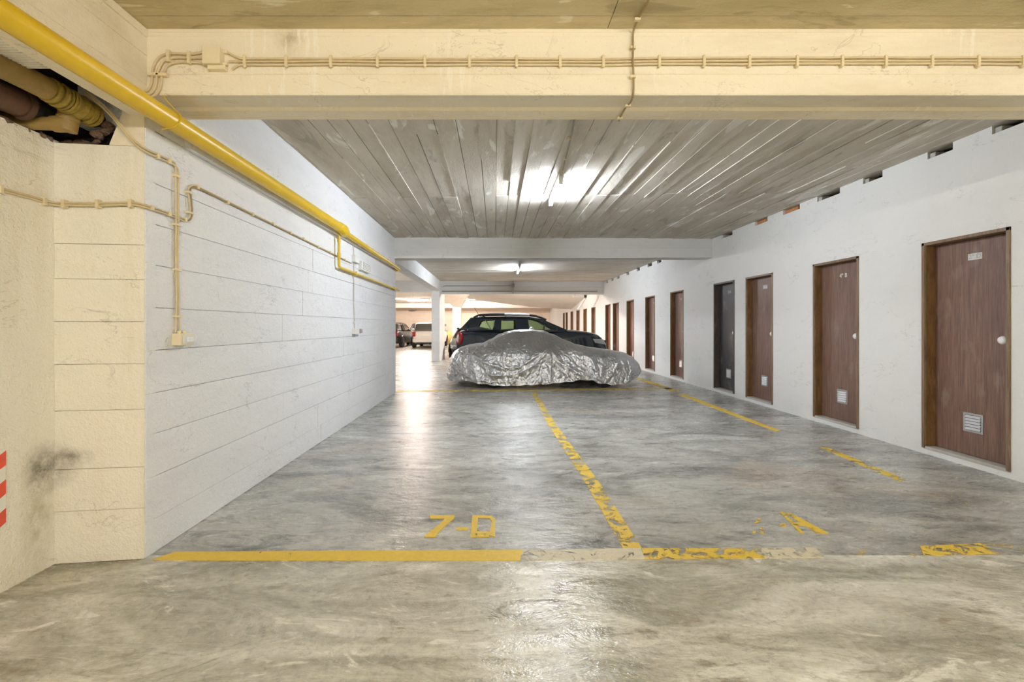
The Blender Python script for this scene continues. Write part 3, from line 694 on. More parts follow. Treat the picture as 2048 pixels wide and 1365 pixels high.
for k in (0, 1):
    o_ = k * 6.0
    pts = [W(170, 180 + o_, 2.42), W(215, 218 + o_, 2.44), W(248, 257 + o_, 2.46), W(272, 284 + o_, 2.49), L(292, 298 + o_), L(315, 309 + o_), L(338, 319 + o_), L(350 + o_ * .3, 327 + o_), L(351 + o_, 345), L(351 + o_, 380), L(352 + o_ * .8, 450), L(352 + o_ * .6, 520), L(353 + o_ * .8, 600), L(352 + o_, 640), L(351 + o_ * 1.4, 667)]
    MB().tube(smooth_path(pts, 4), .0058, 8).build('cable', M['cable_cream'], ld, smooth=True)
for (x_, y_) in ((315, 312), (338, 322)): wclip(ld, L(x_, y_), 'y', hz=.018)
for (x_, y_) in ((354, 353), (354, 450), (355, 540), (355, 633)): wclip(ld, L(x_, y_), 'z', hz=.015)
sw = thing('light_switch', 'cream surface switch box on the left wall nearest the viewer', 'switch', tuple(L(358, 680)))
a, b = L(347, 667), L(375, 690)
MB().box(XL - .004, XL + .052, a.y, b.y, L(360, 691).z, L(360, 667).z).build('body', M['box_cream'], sw, bevel=.004)
MB().box(XL + .05, XL + .06, a.y + .02, b.y - .008, L(360, 688).z, L(360, 671).z).build('rocker_frame', M['box_white'], sw, bevel=.003)
MB().box(XL + .058, XL + .066, a.y + .045, b.y - .022, L(360, 685).z, L(360, 674).z).build('rocker', M['knob_white'], sw, bevel=.003)
for y_ in (a.y + .03, b.y - .05): MB().tube([(XL + .022, y_, L(360, 668).z), (XL + .022, y_, L(360, 662).z)], .012, 10).build('gland', M['box_cream'], sw, smooth=True)
# far end: vertical cable, boxes, emergency lamp, socket
le = thing('cable_run', 'white cable dropping to the far socket on the left wall', 'cable', tuple(L(708, 590)))
pts = [L(706, 478), L(707, 495), L(708, 512), L(708, 545), L(707, 552), L(708, 566), L(708, 600), L(709, 640), L(709, 658)]
MB().tube(smooth_path(pts, 3), .008, 8).build('cable', M['cable_white'], le, smooth=True)
for y_ in (490, 566, 606, 645): wclip(le, L(708, y_), 'z', 'box_white', .012)
jb2 = thing('junction_box', 'small white junction box beside the emergency lamp', 'box', tuple(L(709, 519)))
a, b = L(705, 512), L(713, 525)
MB().box(XL - .004, XL + .045, a.y, b.y, L(709, 525).z, L(709, 512).z).build('body', M['box_white'], jb2, bevel=.004)
MB().box(XL + .045, XL + .05, a.y - .003, b.y + .003, L(709, 525.5).z, L(709, 511.5).z).build('lid', M['box_white'], jb2, bevel=.002)
em = thing('emergency_lamp', 'white ribbed emergency lamp high on the left wall', 'lamp', tuple(L(727, 534)))
a, b = L(718, 530), L(736, 540)
MB().box(XL - .004, XL + .05, a.y, b.y, L(718, 540).z - .0, L(718, 522).z).build('body', M['box_white'], em, bevel=.006)
for k in range(5):
    z_ = L(718, 537).z + k * .022
    MB().box(XL + .048, XL + .062, a.y + .05, b.y - .02, z_, z_ + .012).build('rib', M['box_white'], em, bevel=.003)
MB().tube([L(712, 525), L(715, 527), L(719, 528)], .006, 8).build('lead', M['cable_white'], em)
sk = thing('power_socket', 'small white socket with dark cap at the bottom of the far cable', 'socket', tuple(L(710, 663)))
a, b = L(705, 657), L(712, 669)
MB().box(XL - .004, XL + .06, a.y, b.y, L(708, 669).z, L(708, 657).z).build('body', M['box_white'], sk, bevel=.005)
MB().box(XL + .03, XL + .075, b.y, b.y + .10, L(708, 667).z, L(708, 658).z).build('cap', M['lamp_grey'], sk, bevel=.012)
MB().tube([(XL + .03, a.y + .05, L(708, 668).z), (XL + .03, a.y + .05, L(708, 672.5).z)], .012, 10).build('gland', M['lamp_grey'], sk)
# patch of bare concrete chased up the wall above the reducer
# cables on far ribbed beam
fc = thing('cable_run', 'dark conduit along the far ribbed beam', 'cable', (1, 17.4, 2.6))
def FB(x, y): 
    X = (x - CX) * 17.2 / F; d = 16.86 + (X + 2.28) / 6.58 * 1.3 - .02
    return W(x, y, d)
MB().tube([FB(888, 574), FB(887, 573), FB(890, 572)] + [FB(x_, 572) for x_ in (920, 960, 1000, 1025)], .012, 8).build('cable', M['cable_grey'], fc)
MB().tube([FB(884, 583)] + [FB(x_, 583 + (x_ - 890) * .001) for x_ in (900, 950, 1000, 1060, 1120, 1195)], .022, 8).build('conduit', M['cable_grey'], fc)
MB().tube([FB(1026, 552), FB(1026, 572), FB(1026, 588)], .014, 8).build('drop', M['cable_grey'], fc)
MB().box(FB(1023, 572).x, FB(1029, 572).x, 17.3, 17.46, FB(1026, 575).z, FB(1026, 568).z).build('junction_box', M['lamp_grey'], fc)

# ================================================================== HAZARD PANEL
hp = thing('hazard_panel', 'red and white diagonally striped panel on the wall at the left edge', 'panel', (-2.35, 2.0, .31))
HX = -2.352; ya, yb, z0, z1 = 1.62, 2.212, .312, .686
MB().box(-2.362, HX, ya, yb, z0, z1).build('board', M['stripe_white'], hp, bevel=.002)
def clip_poly(poly, ax, lim, keep_less):
    out = []
    for i in range(len(poly)):
        p, q = poly[i], poly[(i + 1) % len(poly)]
        inp = p[ax] <= lim if keep_less else p[ax] >= lim; inq = q[ax] <= lim if keep_less else q[ax] >= lim
        if inp: out.append(p)
        if inp != inq:
            t_ = (lim - p[ax]) / (q[ax] - p[ax]); out.append((p[0] + t_ * (q[0] - p[0]), p[1] + t_ * (q[1] - p[1])))
    return out
for k in range(-6, 8):
    zb = z0 + .02 + k * .138          # stripes rise towards the far edge
    poly = [(ya, zb - .55 * (yb - ya)), (yb, zb + .0), (yb, zb + .069), (ya, zb + .069 - .55 * (yb - ya))]
    for lim, less in ((z0, False), (z1, True)):
        if poly: poly = clip_poly(poly, 1, lim, less)
    if len(poly) > 2:
        n = len(poly); a = [(HX + .0008, p[0], p[1]) for p in poly]; b = [(HX - .004, p[0], p[1]) for p in poly]
        MB().prism(poly, a, b).build('stripe', M['red'], hp)

# ================================================================== FLOOR MARKINGS
def mark(name, polys, m, label, cat='floor marking', z=.0025, group=None):
    mb = MB()
    for poly in polys:
        z += .0006
        pts = [(p.x, p.y) for p in poly]; n = len(pts)
        mb.prism(pts, [(p[0], p[1], -.003) for p in pts], [(p[0], p[1], z) for p in pts])
    o = mb.build(name, M[m]); return tag(o, label, cat, group)
def px(*pts): return [onF(x_, y_) for x_, y_ in pts]
mark('painted_line', [px((305, 1121), (350, 1105), (700, 1103), (1045, 1101), (1040, 1122), (440, 1122))], 'line_good', 'bold yellow line on the floor from the left wall corner')
mark('painted_line', [px((1045, 1101), (1220, 1099), (1225, 1120), (1040, 1122))], 'line_pale', 'pale worn stretch in the middle of the front floor line')
mark('painted_line', [px((1210, 1099), (1282, 1099), (1290, 1119), (1206, 1120))], 'line_pale', 'bare pale patch in the front line below the dividing line', z=.004)
mark('painted_line', [px((1283, 1098), (1520, 1098), (1530, 1118), (1290, 1119))], 'line_mid', 'flaking yellow stretch of front line right of the pale patch')
mark('painted_line', [px((1520, 1098), (1630, 1096), (1650, 1116), (1530, 1118))], 'line_pale', 'bare pale stretch of front line between flaking yellow parts')
mark('painted_line', [px((1630, 1096), (1840, 1092), (1850, 1113), (1650, 1116))], 'line_worn', 'mostly worn away yellow stretch of the front line at right')
mark('painted_line', [px((1840, 1094), (1960, 1088), (2000, 1108), (1848, 1113))], 'line_mid', 'bright yellow scratched patch of front line at far right')
mark('painted_line', [px((1960, 1090), (2160, 1084), (2180, 1103), (2000, 1108))], 'line_worn', 'worn end of the front line at the right picture edge')
mark('painted_line', [px((1063, 785), (1072, 785), (1112, 850), (1096, 850))], 'line_mid', 'far part of the yellow line dividing the two bays')
mark('painted_line', [px((1096, 850), (1112, 850), (1196, 962), (1168, 962))], 'line_mid', 'flaking middle part of the yellow line dividing the two bays')
mark('painted_line', [px((1168, 962), (1196, 962), (1284, 1098), (1246, 1098))], 'line_mid', 'near part of the yellow dividing line, broadest')
mark('painted_line', [px((1354, 789), (1372, 790), (1560, 862), (1552, 864))], 'line_good', 'long yellow line near the middle storage doors')
mark('painted_line', [px((1268, 757), (1284, 757), (1360, 783), (1342, 783))], 'line_mid', 'short yellow line by the nose of the covered car')
mark('painted_line', [px((1640, 896), (1656, 896), (1812, 960), (1800, 964))], 'line_mid', 'flaking yellow dashes on the floor before the nearest doors')
mark('painted_line', [px((1812, 960), (1822, 961), (2060, 1046), (2048, 1052))], 'line_worn', 'faint worn yellow line at the right picture edge')
mark('painted_line', [px((792, 782), (792, 784.5), (1345, 778.5), (1345, 776.5))], 'line_mid', 'thin yellow line across the floor in front of the covered car')
# 7-D
def C5(*p): return [onF(600 + a / 2.56, 740 + b / 2.56) for a, b in p]
def C6(*p): return [onF(1250 + a / 2.566, 740 + b / 2.566) for a, b in p]
mark('bay_number', [C5((662, 747), (792, 747), (790, 764), (668, 764)), C5((742, 764), (790, 764), (752, 795), (718, 825), (692, 858), (635, 858), (665, 830), (712, 795))], 'line_good', 'yellow painted numeral 7 on the floor of the left bay', 'floor lettering')
mark('bay_number', [C5((802, 808), (862, 808), (860, 822), (798, 822))], 'line_good', 'yellow painted dash between 7 and D on the floor', 'floor lettering')
mark('bay_number', [C5((882, 747), (912, 747), (905, 858), (872, 858)), C5((912, 747), (975, 750), (1000, 765), (985, 780), (970, 762), (911, 760)), C5((985, 765), (1000, 765), (998, 858), (968, 850)), C5((905, 832), (970, 832), (968, 858), (905, 858))], 'line_good', 'yellow painted letter D on the floor of the left bay', 'floor lettering')
mark('bay_number', [C6((793, 730), (812, 730), (920, 842), (900, 842)), C6((826, 738), (850, 738), (1045, 841), (985, 841)), C6((858, 788), (935, 788), (955, 802), (872, 802))], 'line_mid', 'worn yellow painted letter A on the floor of the right bay', 'floor lettering')
mark('bay_number', [C6((786, 793), (826, 793), (830, 807), (795, 806))], 'line_mid', 'worn yellow dash left of the painted letter A', 'floor lettering')
mark('bay_number', [C6((684, 765), (700, 766), (676, 800), (658, 800)), C6((658, 800), (676, 800), (672, 838), (655, 840)), C6((692, 812), (704, 812), (712, 842), (694, 842))], 'line_mid', 'nearly vanished yellow numeral left of the painted letter A', 'floor lettering')

# ================================================================== COVERED CAR
def interp(tab, x):
    if x <= tab[0][0]: return tab[0][1]
    for (a, va), (b, vb) in zip(tab[:-1], tab[1:]):
        if x <= b:
            t_ = (x - a) / (b - a); t_ = t_ * t_ * (3 - 2 * t_) * .5 + t_ * .5
            return va + (vb - va) * t_
    return tab[-1][1]
TOP = [(-1.02, .42), (-.987, .58), (-.88, .745), (-.72, .83), (-.546, .872), (-.283, .905), (-.09, .995), (.099, 1.105), (.29, 1.165), (.457, 1.195), (.767, 1.208), (1.054, 1.18), (1.245, 1.11), (1.603, .95), (1.77, .882), (2.08, .82), (2.5, .765), (2.77, .718), (2.93, .64), (3.05, .54), (3.13, .42), (3.16, .33)]
HEM = [(-1.02, .13), (-.85, .11), (-.72, .185), (-.5, .135), (-.2, .09), (.1, .066), (.5, .075), (1.0, .098), (1.4, .14), (1.75, .185), (1.95, .18), (2.1, .12), (2.45, .075), (2.75, .12), (2.95, .2), (3.16, .29)]
DC, HWID = 10.17, .80
def cw(cx, cy): return ((890 + cx / 5.12 - 990) / 96.0, H - (640 + cy / 5.12 - 653) / 96.0)
RIDGES = [([(1065, 280), (1068, 420), (1060, 640)], .030, .035), ([(1065, 280), (980, 380), (880, 470), (760, 530), (640, 560), (480, 555)], .030, .040),
          ([(1065, 280), (1150, 420), (1350, 540), (1560, 625)], .032, .045), ([(1030, 120), (1040, 200), (1065, 280)], .022, .035),
          ([(280, 360), (300, 480), (340, 640)], .028, .035), ([(280, 360), (400, 430), (580, 485), (760, 472), (900, 385), (1050, 290)], .030, .040),
          ([(270, 360), (400, 235), (560, 170), (760, 120)], .022, .035), ([(1290, 300), (1400, 340), (1480, 400), (1560, 610)], .024, .035),
          ([(1490, 360), (1520, 480), (1550, 600)], .022, .025), ([(1290, 305), (1500, 320), (1720, 335)], .018, .03), ([(1640, 340), (1590, 460), (1560, 610)], .022, .03),
          ([(1720, 340), (1800, 420), (1870, 520)], .02, .03), ([(1760, 420), (1700, 540), (1600, 640)], .02, .03), ([(130, 320), (80, 430), (60, 560)], .022, .025),
          ([(190, 320), (130, 430), (110, 560)], .022, .025), ([(240, 330), (190, 440), (150, 520)], .018, .022), ([(130, 530), (300, 600), (500, 625), (700, 610)], .022, .03),
          ([(1100, 440), (1190, 520), (1300, 630)], .02, .028), ([(620, 280), (590, 350), (570, 430)], .016, .022), ([(700, 180), (630, 260), (600, 330)], .016, .022),
          ([(820, 160), (880, 230), (930, 300)], .014, .02), ([(1880, 420), (1890, 520), (1860, 620)], .018, .025), ([(400, 440), (430, 540), (520, 620)], .018, .025),
          ([(850, 520), (820, 580), (830, 640)], .016, .022), ([(960, 420), (950, 520), (900, 620)], .016, .02), ([(1190, 330), (1280, 430), (1400, 520)], .018, .025)]
RS = []
for pts, amp, wd in RIDGES:
    pp = [cw(*q) for q in pts]
    for (a, b) in zip(pp[:-1], pp[1:]): RS.append((a, b, amp, wd))
def fold(x, z):                          # taut planes of cloth meeting in sharp crests
    h = 0
    for (a, b, amp, wd) in RS:
        dx, dz = b[0] - a[0], b[1] - a[1]; l2 = dx * dx + dz * dz
        R_w = wd * 4.2
        if min(a[0], b[0]) - R_w < x < max(a[0], b[0]) + R_w:
            t_ = max(0, min(1, ((x - a[0]) * dx + (z - a[1]) * dz) / l2))
            d_ = math.hypot(x - a[0] - t_ * dx, z - a[1] - t_ * dz)
            if d_ < R_w:
                k_ = 1 - d_ / R_w; h = max(h, amp * 1.9 * (.6 * k_ + .4 * k_ * k_ * k_))
    return h
NX, NA = 460, 240
rows = []
for i in range(NX + 1):
    e = i / NX; xi = .5 - .5 * math.cos(math.pi * e); xi = xi * .75 + e * .25
    x0 = -1.02 + 4.18 * xi
    top = interp(TOP, x0); hem = interp(HEM, x0)
    u = abs((x0 - 1.07) / 2.10); Wd = HWID * max(.30, (1 - min(1, u) ** 4.5) ** .42)
    row = []; dense = []
    for k in range(401):
        ph = math.pi * k / 400; cph, sph = math.cos(ph), math.sin(ph)
        dense.append((-math.copysign(abs(cph) ** .46, cph), hem + (top - hem) * abs(sph) ** .62, abs(sph)))
    cum = [0]
    for a, b in zip(dense[:-1], dense[1:]): cum.append(cum[-1] + math.hypot((b[0] - a[0]) * Wd, b[1] - a[1]))
    kk = 0
    for k in range(NA + 1):
        tgt = cum[-1] * k / NA
        while kk < 399 and cum[kk + 1] < tgt: kk += 1
        t_ = (tgt - cum[kk]) / max(1e-9, cum[kk + 1] - cum[kk])
        yy, zz, sph = (dense[kk][q_] + (dense[kk + 1][q_] - dense[kk][q_]) * t_ for q_ in range(3))
        sh = max(0, min(1, (zz - .62) / .58)); sh = sh * sh * (3 - 2 * sh)
        wv = Wd * (1 - .40 * sh) * (1 + .05 * max(0, 1 - (zz - hem) / .3))
        side = abs(yy) ** 2
        p = Vector((x0, DC + wv * yy, zz))
        h_ = fold(x0 + (0 if yy < 0 else .13), zz + (0 if yy < 0 else .03)) * side
        q = Vector((x0 * 3.4 + zz * 1.3, p.y * 2.0 + (0 if yy < 0 else 20), zz * 3.0 - x0 * .8))
        n1 = noise.noise(q); n2 = abs(noise.noise(q * 2.3)); n3 = abs(noise.noise(q * 5.1)); n4 = abs(noise.noise(q * 10.5))
        h_ += (n1 * .026 + (.16 - n2) * .030 + (.15 - n3) * .018 + (.15 - n4) * .010) * (.35 + .65 * side)
        low = max(0, 1 - (zz - hem) / .35)
        h_ += low * .012 * math.sin(x0 * 9 + 2 * n1 * 3)
        ex = (x0 - 1.07) / 2.1; ex = math.copysign(abs(ex) ** 8, ex)
        p += Vector((ex * h_, math.copysign(h_, yy) * (1 - abs(sph) ** 3 * .6), h_ * abs(sph) ** 2 * .6 + (low > .98) * .006 * math.sin(x0 * 23)))
        p.z = max(p.z, .03); row.append(p)
    rows.append(row)
cv_ = MB().grid(rows)
n0 = len(cv_.v)
for (r, flip) in ((rows[0], 1), (rows[-1], 0)):
    c0 = sum(r, Vector()) / len(r); base = len(cv_.v); cv_.v.append(c0 + Vector((-.03 if flip else .03, 0, 0))); off = 0 if flip else NX * (NA + 1)
    for k in range(NA): cv_.f.append((base, off + k, off + k + 1))
co = cv_.build('car_cover', M['cover_silver'])
for p_ in co.data.polygons: p_.use_smooth = True
tag(co, 'crumpled silver fabric cover draped over a low sports car', 'car cover')
def wheel(parent, x, y, z, r, wdt, axis, rim='rim_steel'):
    ax = Vector((0, 1, 0)) if axis == 'y' else Vector((1, 0, 0)); c0 = Vector((x, y, z))
    prof = [(-.5, .62), (-.5, .88), (-.42, .97), (-.2, 1), (.2, 1), (.42, .97), (.5, .88), (.5, .62)]
    ty = MB().tube([c0 + ax * (a * wdt) for a, _ in prof], [b * r for _, b in prof], 28, False).build('tyre', M['rubber'], parent, smooth=True)
    prof = [(-.46, .20), (-.44, .24), (-.30, .30), (-.34, .56), (-.48, .63), (-.48, .66), (.48, .66), (.48, .63), (.3, .5), (.3, .1)]
    MB().tube([c0 + ax * (a * wdt) for a, _ in prof], [b * r for _, b in prof], 24, True).build('rim', M[rim], ty, smooth=True)
cc_ = thing('covered_car', 'low car under the silver cover, only its wheels showing', 'car', (1.07, DC, 0))
for (x_, y_) in ((-.02, DC - .60), (2.25, DC - .60), (-.02, DC + .60), (2.25, DC + .60)): wheel(cc_, x_, y_, .285, .285, .17, 'y')
MB().box(-.55, 2.65, DC - .5, DC + .55, .2, .34).build('underbody', M['black_plastic'], cc_, bevel=.03)
ROWS = [(-.7, .35, .5), (-.5, .25, .70), (.0, .22, .74), (.25, .22, .92), (.6, .22, 1.0), (1.0, .22, .98), (1.35, .22, .78), (2.2, .22, .62), (2.6, .25, .48), (2.8, .3, .40)]
rr = []
for (x_, zb, zt) in ROWS:
    hw = .55 if -.6 < x_ < 2.5 else .42; cab = .34 if .2 < x_ < 1.1 else .42
    rr.append([Vector((x_, DC - hw, zb)), Vector((x_, DC - hw, min(zt, .56))), Vector((x_, DC - cab, zt)), Vector((x_, DC + cab, zt)), Vector((x_, DC + hw, min(zt, .56))), Vector((x_, DC + hw, zb))])
MB().grid(rr, True).quad(*rr[0]).quad(*rr[-1]).build('body', M['car_dark'], cc_)

# ================================================================== CARS
def make_car(name, label, loc, rotz, L_, roof, hood, belt, hw, paint_, glassm='car_glass', wins=None, roof_rails=False, details=True, wheel_r=.33, wb=(.78, 3.45), face='suv', mirrors=True):
    """local frame: +x forward, u from 0 (tail) to L_; roof: greenhouse outline (u,z); hood: deck line (u,z)."""
    o = thing(name, label, 'car', loc, rotz=rotz)
    ORG[o.name] = Vector((0, 0, 0))
    pm = M[paint_]
    def zb(u): return interp(hood, u)
    def wmax(u):
        e = (u - L_ / 2) / (L_ / 2); return hw * (1 - .22 * abs(e) ** 5)
    rows = []
    us = [0, .03, .08, .16, .3, .5, .8, 1.2, 1.7, 2.2, 2.7, 3.1, L_ - .9, L_ - .65, L_ - .45, L_ - .28, L_ - .16, L_ - .08, L_ - .03, L_]
    us = sorted(set(us))
    for u in us:
        zt = zb(u); w_ = wmax(u); lo = .24 + .10 * max(0, 1 - u / .4) + .08 * max(0, 1 - (L_ - u) / .5)
        half = [(w_ * .80, lo), (w_ * .95, lo + .09), (w_ * .985, lo + (zt - lo) * .45), (w_, lo + (zt - lo) * .66), (w_ * .985, lo + (zt - lo) * .86), (w_ * .955, zt - .035), (w_ * .90, zt - .006), (w_ * .6, zt + .018), (0, zt + .03)]
        rows.append([Vector((u, -a, b)) for a, b in half] + [Vector((u, a, b)) for a, b in reversed(half[:-1])])
    mb = MB().grid(rows, True); mb.f.append(tuple(range(len(rows[0])))); k0 = (len(rows) - 1) * len(rows[0]); mb.f.append(tuple(range(k0, k0 + len(rows[0]))))
    body = mb.build('body', pm, o, smooth=True)
    zr = max(z for _, z in roof)
    def lat(u, z):
        b0 = wmax(u) * .94; t_ = max(0, (z - zb(u)) / max(.05, zr - belt)); return b0 - t_ * .17
    # side panels with window openings
    wins = wins or []
    for s in (-1, 1):
        outer = [Vector((u, z, 0)) for u, z in roof]
        holes = [[Vector((u, z, 0)) for u, z in wn] for wn in wins]
        tri = tessellate_polygon([outer] + holes); flat = outer + [q for h_ in holes for q in h_]
        mb = MB(); mb.v = [Vector((q.x, s * lat(q.x, q.y), q.y)) for q in flat]; mb.f = [tuple(t_) for t_ in tri]
        n = len(mb.v); mb.v += [Vector((q.x, s * (lat(q.x, q.y) - .035), q.y)) for q in flat]; mb.f += [tuple(n + k for k in reversed(t_)) for t_ in tri]
        k0 = 0
        for loop in [outer] + holes:
            m_ = len(loop)
            for k in range(m_): a = k0 + k; b = k0 + (k + 1) % m_; mb.f.append((a, b, n + b, n + a))
            k0 += m_
        mb.build('side_frame', pm, o)
        for wn in wins:
            mb = MB(); m_ = len(wn)
            mb.v = [Vector((u, s * (lat(u, z) - .012), z)) for u, z in wn]; mb.f = [tuple(range(m_))]
            mb.build('side_window', M[glassm], o)
    # roof skin, windscreen and rear glass follow the top outline
    topl = [(u, z) for u, z in roof]
    i0 = max(range(len(topl)), key=lambda i: -topl[i][0]);
    top = sorted([q for q in topl if q[1] > zb(q[0]) + .015 or q in (roof[0], roof[-1])], key=lambda q: q[0])
    def strip(a, b, nm, m_, ins=0.0):
        rws = []
        for q in range(7):
            u = a[0] + (b[0] - a[0]) * q / 6; z = a[1] + (b[1] - a[1]) * q / 6; l_ = lat(u, z) - ins
            rws.append([Vector((u + .05 * (1 - t_ * t_) * (1 if nm == 'windscreen' else -1 if nm == 'rear_window' else 0), t_ * l_, z + .035 * (1 - t_ ** 4) * (1 if nm == 'roof' else .35))) for t_ in [-1 + k / 5 for k in range(11)]])
        return MB().grid(rws).build(nm, m_, o, smooth=True)
    for a, b in zip(top[:-1], top[1:]):
        sl = (b[1] - a[1]) / max(.01, b[0] - a[0])
        if sl < -.22 and b[0] > L_ * .5: strip(a, b, 'windscreen', M[glassm])
        elif sl > .45 and a[0] < L_ * .3: strip(a, b, 'rear_window', M['dark_glass'])
        else: strip(a, b, 'roof', pm)
    # wheels and arches
    for u in wb:
        for s in (-1, 1):
            wheel(o, u, s * (hw - .11), wheel_r, wheel_r, .21, 'y', 'steel')
            arch = [Vector((u + (wheel_r + .05) * math.cos(t_), s * (hw - .035), wheel_r + (wheel_r + .05) * math.sin(t_))) for t_ in [math.pi * k / 12 for k in range(13)]]
            MB().tube(arch, .045, 8).build('wheel_arch', M['black_plastic'], o, smooth=True)
    zt_ = zb(.15); zf = zb(L_ - .2)
    for s in (-1, 1):
        # tail lamps wrap the rear corners
        tl = MB().box(-.035, .20, s * hw * .74 - .085, s * hw * .74 + .095, zt_ - .30, zt_ - .03).build('tail_lamp', M['tail_red'], o, bevel=.03) if face != 'suv_wrap' else None
        if face == 'suv_wrap':
            tl = MB().ball((.10, s * hw * .80, zt_ - .20), .10, .12, .185, 14, 9).build('tail_lamp', M['tail_red'], o, smooth=True)
            MB().ball((.06, s * hw * .86, zt_ - .20), .045, .08, .12, 10, 7).build('lamp_lens', M['tail_clear'], tl, smooth=True)
        hl = MB().hexa([(L_ - .30, s * hw * .48, zf - .20), (L_ + .0, s * hw * .48, zf - .22), (L_ - .05, s * hw * .88, zf - .22), (L_ - .38, s * hw * .935, zf - .16),
                        (L_ - .30, s * hw * .48, zf - .06), (L_ - .06, s * hw * .48, zf - .08), (L_ - .13, s * hw * .86, zf - .07), (L_ - .46, s * hw * .925, zf - .03)]).build('headlamp', M['headlamp'], o, bevel=.02)
        um = top[-1][0] - .32; zm = zb(um) + .08
        if mirrors: mr = MB().ball((um, s * (hw + .10), zm), .085, .115, .075, 14, 9).tube([(um, s * (hw * .93), zm - .05), (um, s * (hw + .06), zm - .02)], .03, 8).build('mirror', M['chrome'] if roof_rails else pm, o, smooth=True)
    # grille, bumpers, plates
    MB().box(L_ - .05, L_ + .03, -hw * .47, hw * .47, zf - .26, zf - .10).build('grille', M['black_plastic'], o, bevel=.02)
    for q in range(3): MB().box(L_ + .02, L_ + .04, -hw * .44, hw * .44, zf - .24 + q * .045, zf - .225 + q * .045).build('grille_bar', M['chrome'], o, bevel=.004)
    MB().box(L_ - .12, L_ + .04, -hw * .80, hw * .80, .30, .50).build('bumper_front', M['black_plastic'], o, bevel=.04)
    MB().box(-.05, .12, -hw * .84, hw * .84, .34, .56).build('bumper_rear', M['black_plastic'] if face == 'suv_wrap' else pm, o, bevel=.04)
    MB().box(-.04, .1, -hw * .6, hw * .6, .26, .35).build('rear_skirt', M['black_plastic'], o, bevel=.02)
    MB().box(-.022, .02, -.26, .26, zt_ - .26, zt_ - .14).build('number_plate', M['stripe_white'], o, bevel=.003)
    MB().box(L_ + .03, L_ + .055, -.26, .26, .42, .53).build('number_plate', M['stripe_white'], o, bevel=.003)
    # cabin
    for u in (1.15, 1.98):
        for s in (-1, 1):
            st = MB().box(u - .10, u + .06, s * .40 - .22, s * .40 + .22, belt - .3, belt + .10).build('seat', M['seat_cloth'], o, bevel=.04)
            MB().box(u - .10, u - .01, s * .40 - .12, s * .40 + .12, belt + .13, belt + .30).build('headrest', M['seat_cloth'], st, bevel=.03)
    sw_ = [Vector((2.55 + .04 * math.cos(t_), -.40 + .18 * math.sin(t_) if False else .40 + .18 * math.sin(t_), belt + .02 + .17 * math.cos(t_))) for t_ in [k * math.pi / 9 for k in range(19)]]
    MB().tube(sw_, .014, 6, False).build('steering_wheel', M['black_plastic'], o, smooth=True)
    return o, lat, zb

# dark SUV behind the cover, facing right
roofD = [(.30, 1.14), (.10, 1.20), (.385, 1.505), (.75, 1.535), (1.4, 1.55), (2.05, 1.53), (2.40, 1.475), (3.10, 1.165), (3.0, 1.115), (2.0, 1.10), (1.0, 1.12)]
hoodD = [(0, .95), (.03, 1.06), (.10, 1.13), (.4, 1.15), (1, 1.13), (2, 1.11), (2.95, 1.12), (3.1, 1.155), (3.4, 1.14), (3.7, 1.105), (3.95, 1.045), (4.08, .95), (4.16, .84), (4.22, .72), (4.24, .62)]
def cz(cx, cy): return ((cx / 4.6545 - 120) / 72.5 + 1.08, 1.275 + (93 - cy / 4.6545) / 72.5)
winsD = [[cz(392, 440), cz(420, 385), cz(445, 375), cz(560, 368), cz(553, 425), cz(535, 468), cz(500, 465)],
         [cz(612, 470), cz(617, 375), cz(755, 372), cz(757, 462)],
         [cz(868, 365), cz(935, 364), cz(1000, 385), cz(1145, 462), cz(1145, 472), cz(885, 468)]]
for wn in winsD:
    wn[:] = [(u, max(z, 1.145)) for u, z in wn]
duster, latD, zbD = make_car('dark_suv', 'dark navy SUV parked sideways behind the silver covered car', (-1.08, 13.62, 0), 0, 4.24, roofD, hoodD, 1.11, .90, 'duster_navy', wins=winsD, roof_rails=True, face='suv_wrap')
for s in (-1, 1):
    pts = [Vector((u, s * (latD(u, 1.5) - .02), z)) for u, z in ((.48, 1.52), (.62, 1.585), (.75, 1.605), (1.2, 1.615), (1.8, 1.61), (2.15, 1.58), (2.42, 1.50), (2.52, 1.45))]
    rl = MB().tube(smooth_path(pts, 4), .028, 10).build('roof_rail', M['black_plastic'], duster, smooth=True)
    MB().tube([Vector((u, s * (latD(u, 1.5) - .012), z)) for u, z in ((1.35, 1.614), (1.7, 1.614), (2.05, 1.592))], .030, 10).build('rail_insert', M['rail_silver'], rl, smooth=True)
    MB().tube([Vector((u, s * (latD(u, 1.52) - .03), z)) for u, z in ((.75, 1.5), (.75, 1.6))], .03, 8).build('rail_foot', M['black_plastic'], rl)
    ql = [Vector((u, s * (latD(u, z) + .004), z)) for u, z in (winsD[0] + [winsD[0][0]])]
    MB().tube(ql, .012, 6).build('window_seal', M['black_plastic'], duster, smooth=True)
    for wn in winsD[1:]: MB().tube([Vector((u, s * (latD(u, z) + .002), z)) for u, z in (wn + [wn[0]])], .010, 6).build('window_seal', M['black_plastic'], duster, smooth=True)
    MB().tube([Vector((u, s * .905, .62)) for u in (.35, 1.0, 2.0, 3.0, 3.8)], .05, 8).build('side_cladding', M['black_plastic'], duster, smooth=True)
MB().tube([(.62, 0, 1.57), (.42, 0, 1.92)], .007, 6).build('antenna', M['black_plastic'], duster)
MB().tube([(.02, -.0, 1.22), (-.05, .0, 1.20)], .02, 6).build('wiper', M['black_plastic'], duster)

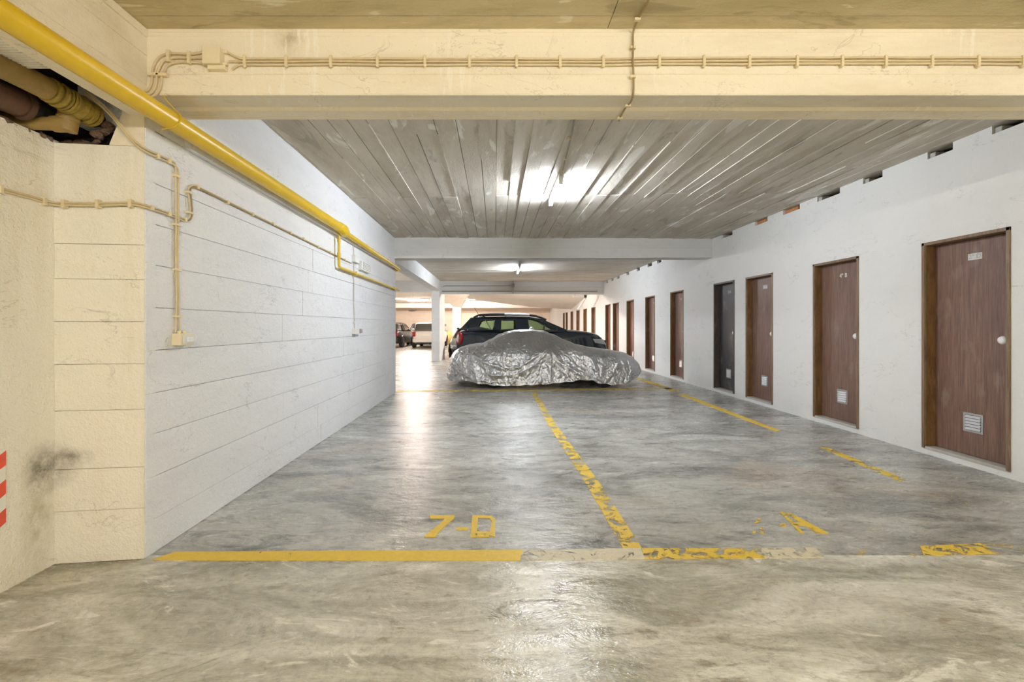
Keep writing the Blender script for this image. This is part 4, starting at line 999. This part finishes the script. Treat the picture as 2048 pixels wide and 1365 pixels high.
roofS = [(.35, .98), (.12, 1.02), (.42, 1.40), (.9, 1.47), (1.5, 1.48), (2.0, 1.44), (2.9, 1.0), (2.0, .97), (1.0, .96)]
hoodS = [(0, .80), (.04, .92), (.12, .98), (.5, .99), (1.5, .97), (2.8, .99), (3.0, .98), (3.5, .92), (3.85, .84), (4.05, .72), (4.15, .6), (4.2, .52)]
winsS = [[(.62, 1.03), (.75, 1.36), (1.35, 1.41), (1.40, 1.03)], [(1.50, 1.03), (1.48, 1.41), (1.95, 1.38), (2.65, 1.06), (2.6, 1.03)]]
R_ = math.pi / 2
tail = W(820, 697, 26.6)
make_car('hatchback', 'white car seen from behind beyond the square pillar', (tail.x + .90, 26.6, 0), R_, 4.2, roofS, hoodS, .97, .90, 'car_white', 'dark_glass', winsS)
make_car('hatchback', 'dark car at the far left beside the white wall\'s corner', (-6.42, 26.9, 0), math.radians(86), 4.2, roofS, hoodS, .97, .88, 'car_dark', 'dark_glass', winsS)
make_car('hatchback', 'white car nose showing between the dark car and white car', (-5.55, 35.6, 0), math.radians(-86), 4.2, [(u, z) for u, z in roofS], hoodS, .97, .86, 'car_white', 'dark_glass', winsS)
sc_ = make_car('hatchback', 'silver car front peeking out between pillar and dark car', (-.92, 21.8, 0), -R_, 4.2, roofS, hoodS, .97, .90, 'car_silver', 'dark_glass', winsS, mirrors=False)[0]
sc_.scale = (1, 1, .80)

# mustard bundle, bulkhead lamp and number by the far wall
mb = MB(); c0 = W(897, 686, 32.0)
mb.ball((c0.x, 32.0, .42), .40, .40, .50, 20, 12)
for q in mb.v:
    q.z = max(0, q.z); q += noise.noise_vector(q * 3) * .05
mb.v = [Vector((q.x, q.y, max(0, q.z))) for q in mb.v]
tag(mb.build('bundle', M['mustard'], smooth=True), 'mustard coloured rounded bundle on the floor behind the square pillar', 'bundle')
bl = thing('bulkhead_lamp', 'small grey oval lamp on the far tan wall above the white car', 'lamp', tuple(W(824, 622, 35.9)))
q = W(824, 622, 35.9)
MB().ball((q.x, 35.93, q.z), .30, .08, .06, 16, 8).build('shade', M['lamp_grey'], bl, smooth=True)
MB().tube([q + Vector((.28, 0, 0)), q + Vector((.34, 0, .03)), q + Vector((.34, 0, .14))], .01, 6).build('lead', M['cable_grey'], bl)
tx = lettering('8', .28, M['rust_pipe'], None, tuple(W(891, 651, 35.9)), 'wall_number', Matrix(((1, 0, 0), (0, 0, -1), (0, 1, 0))))
tag(tx, 'reddish number 8 painted on the far wall beside the pillar', 'number')
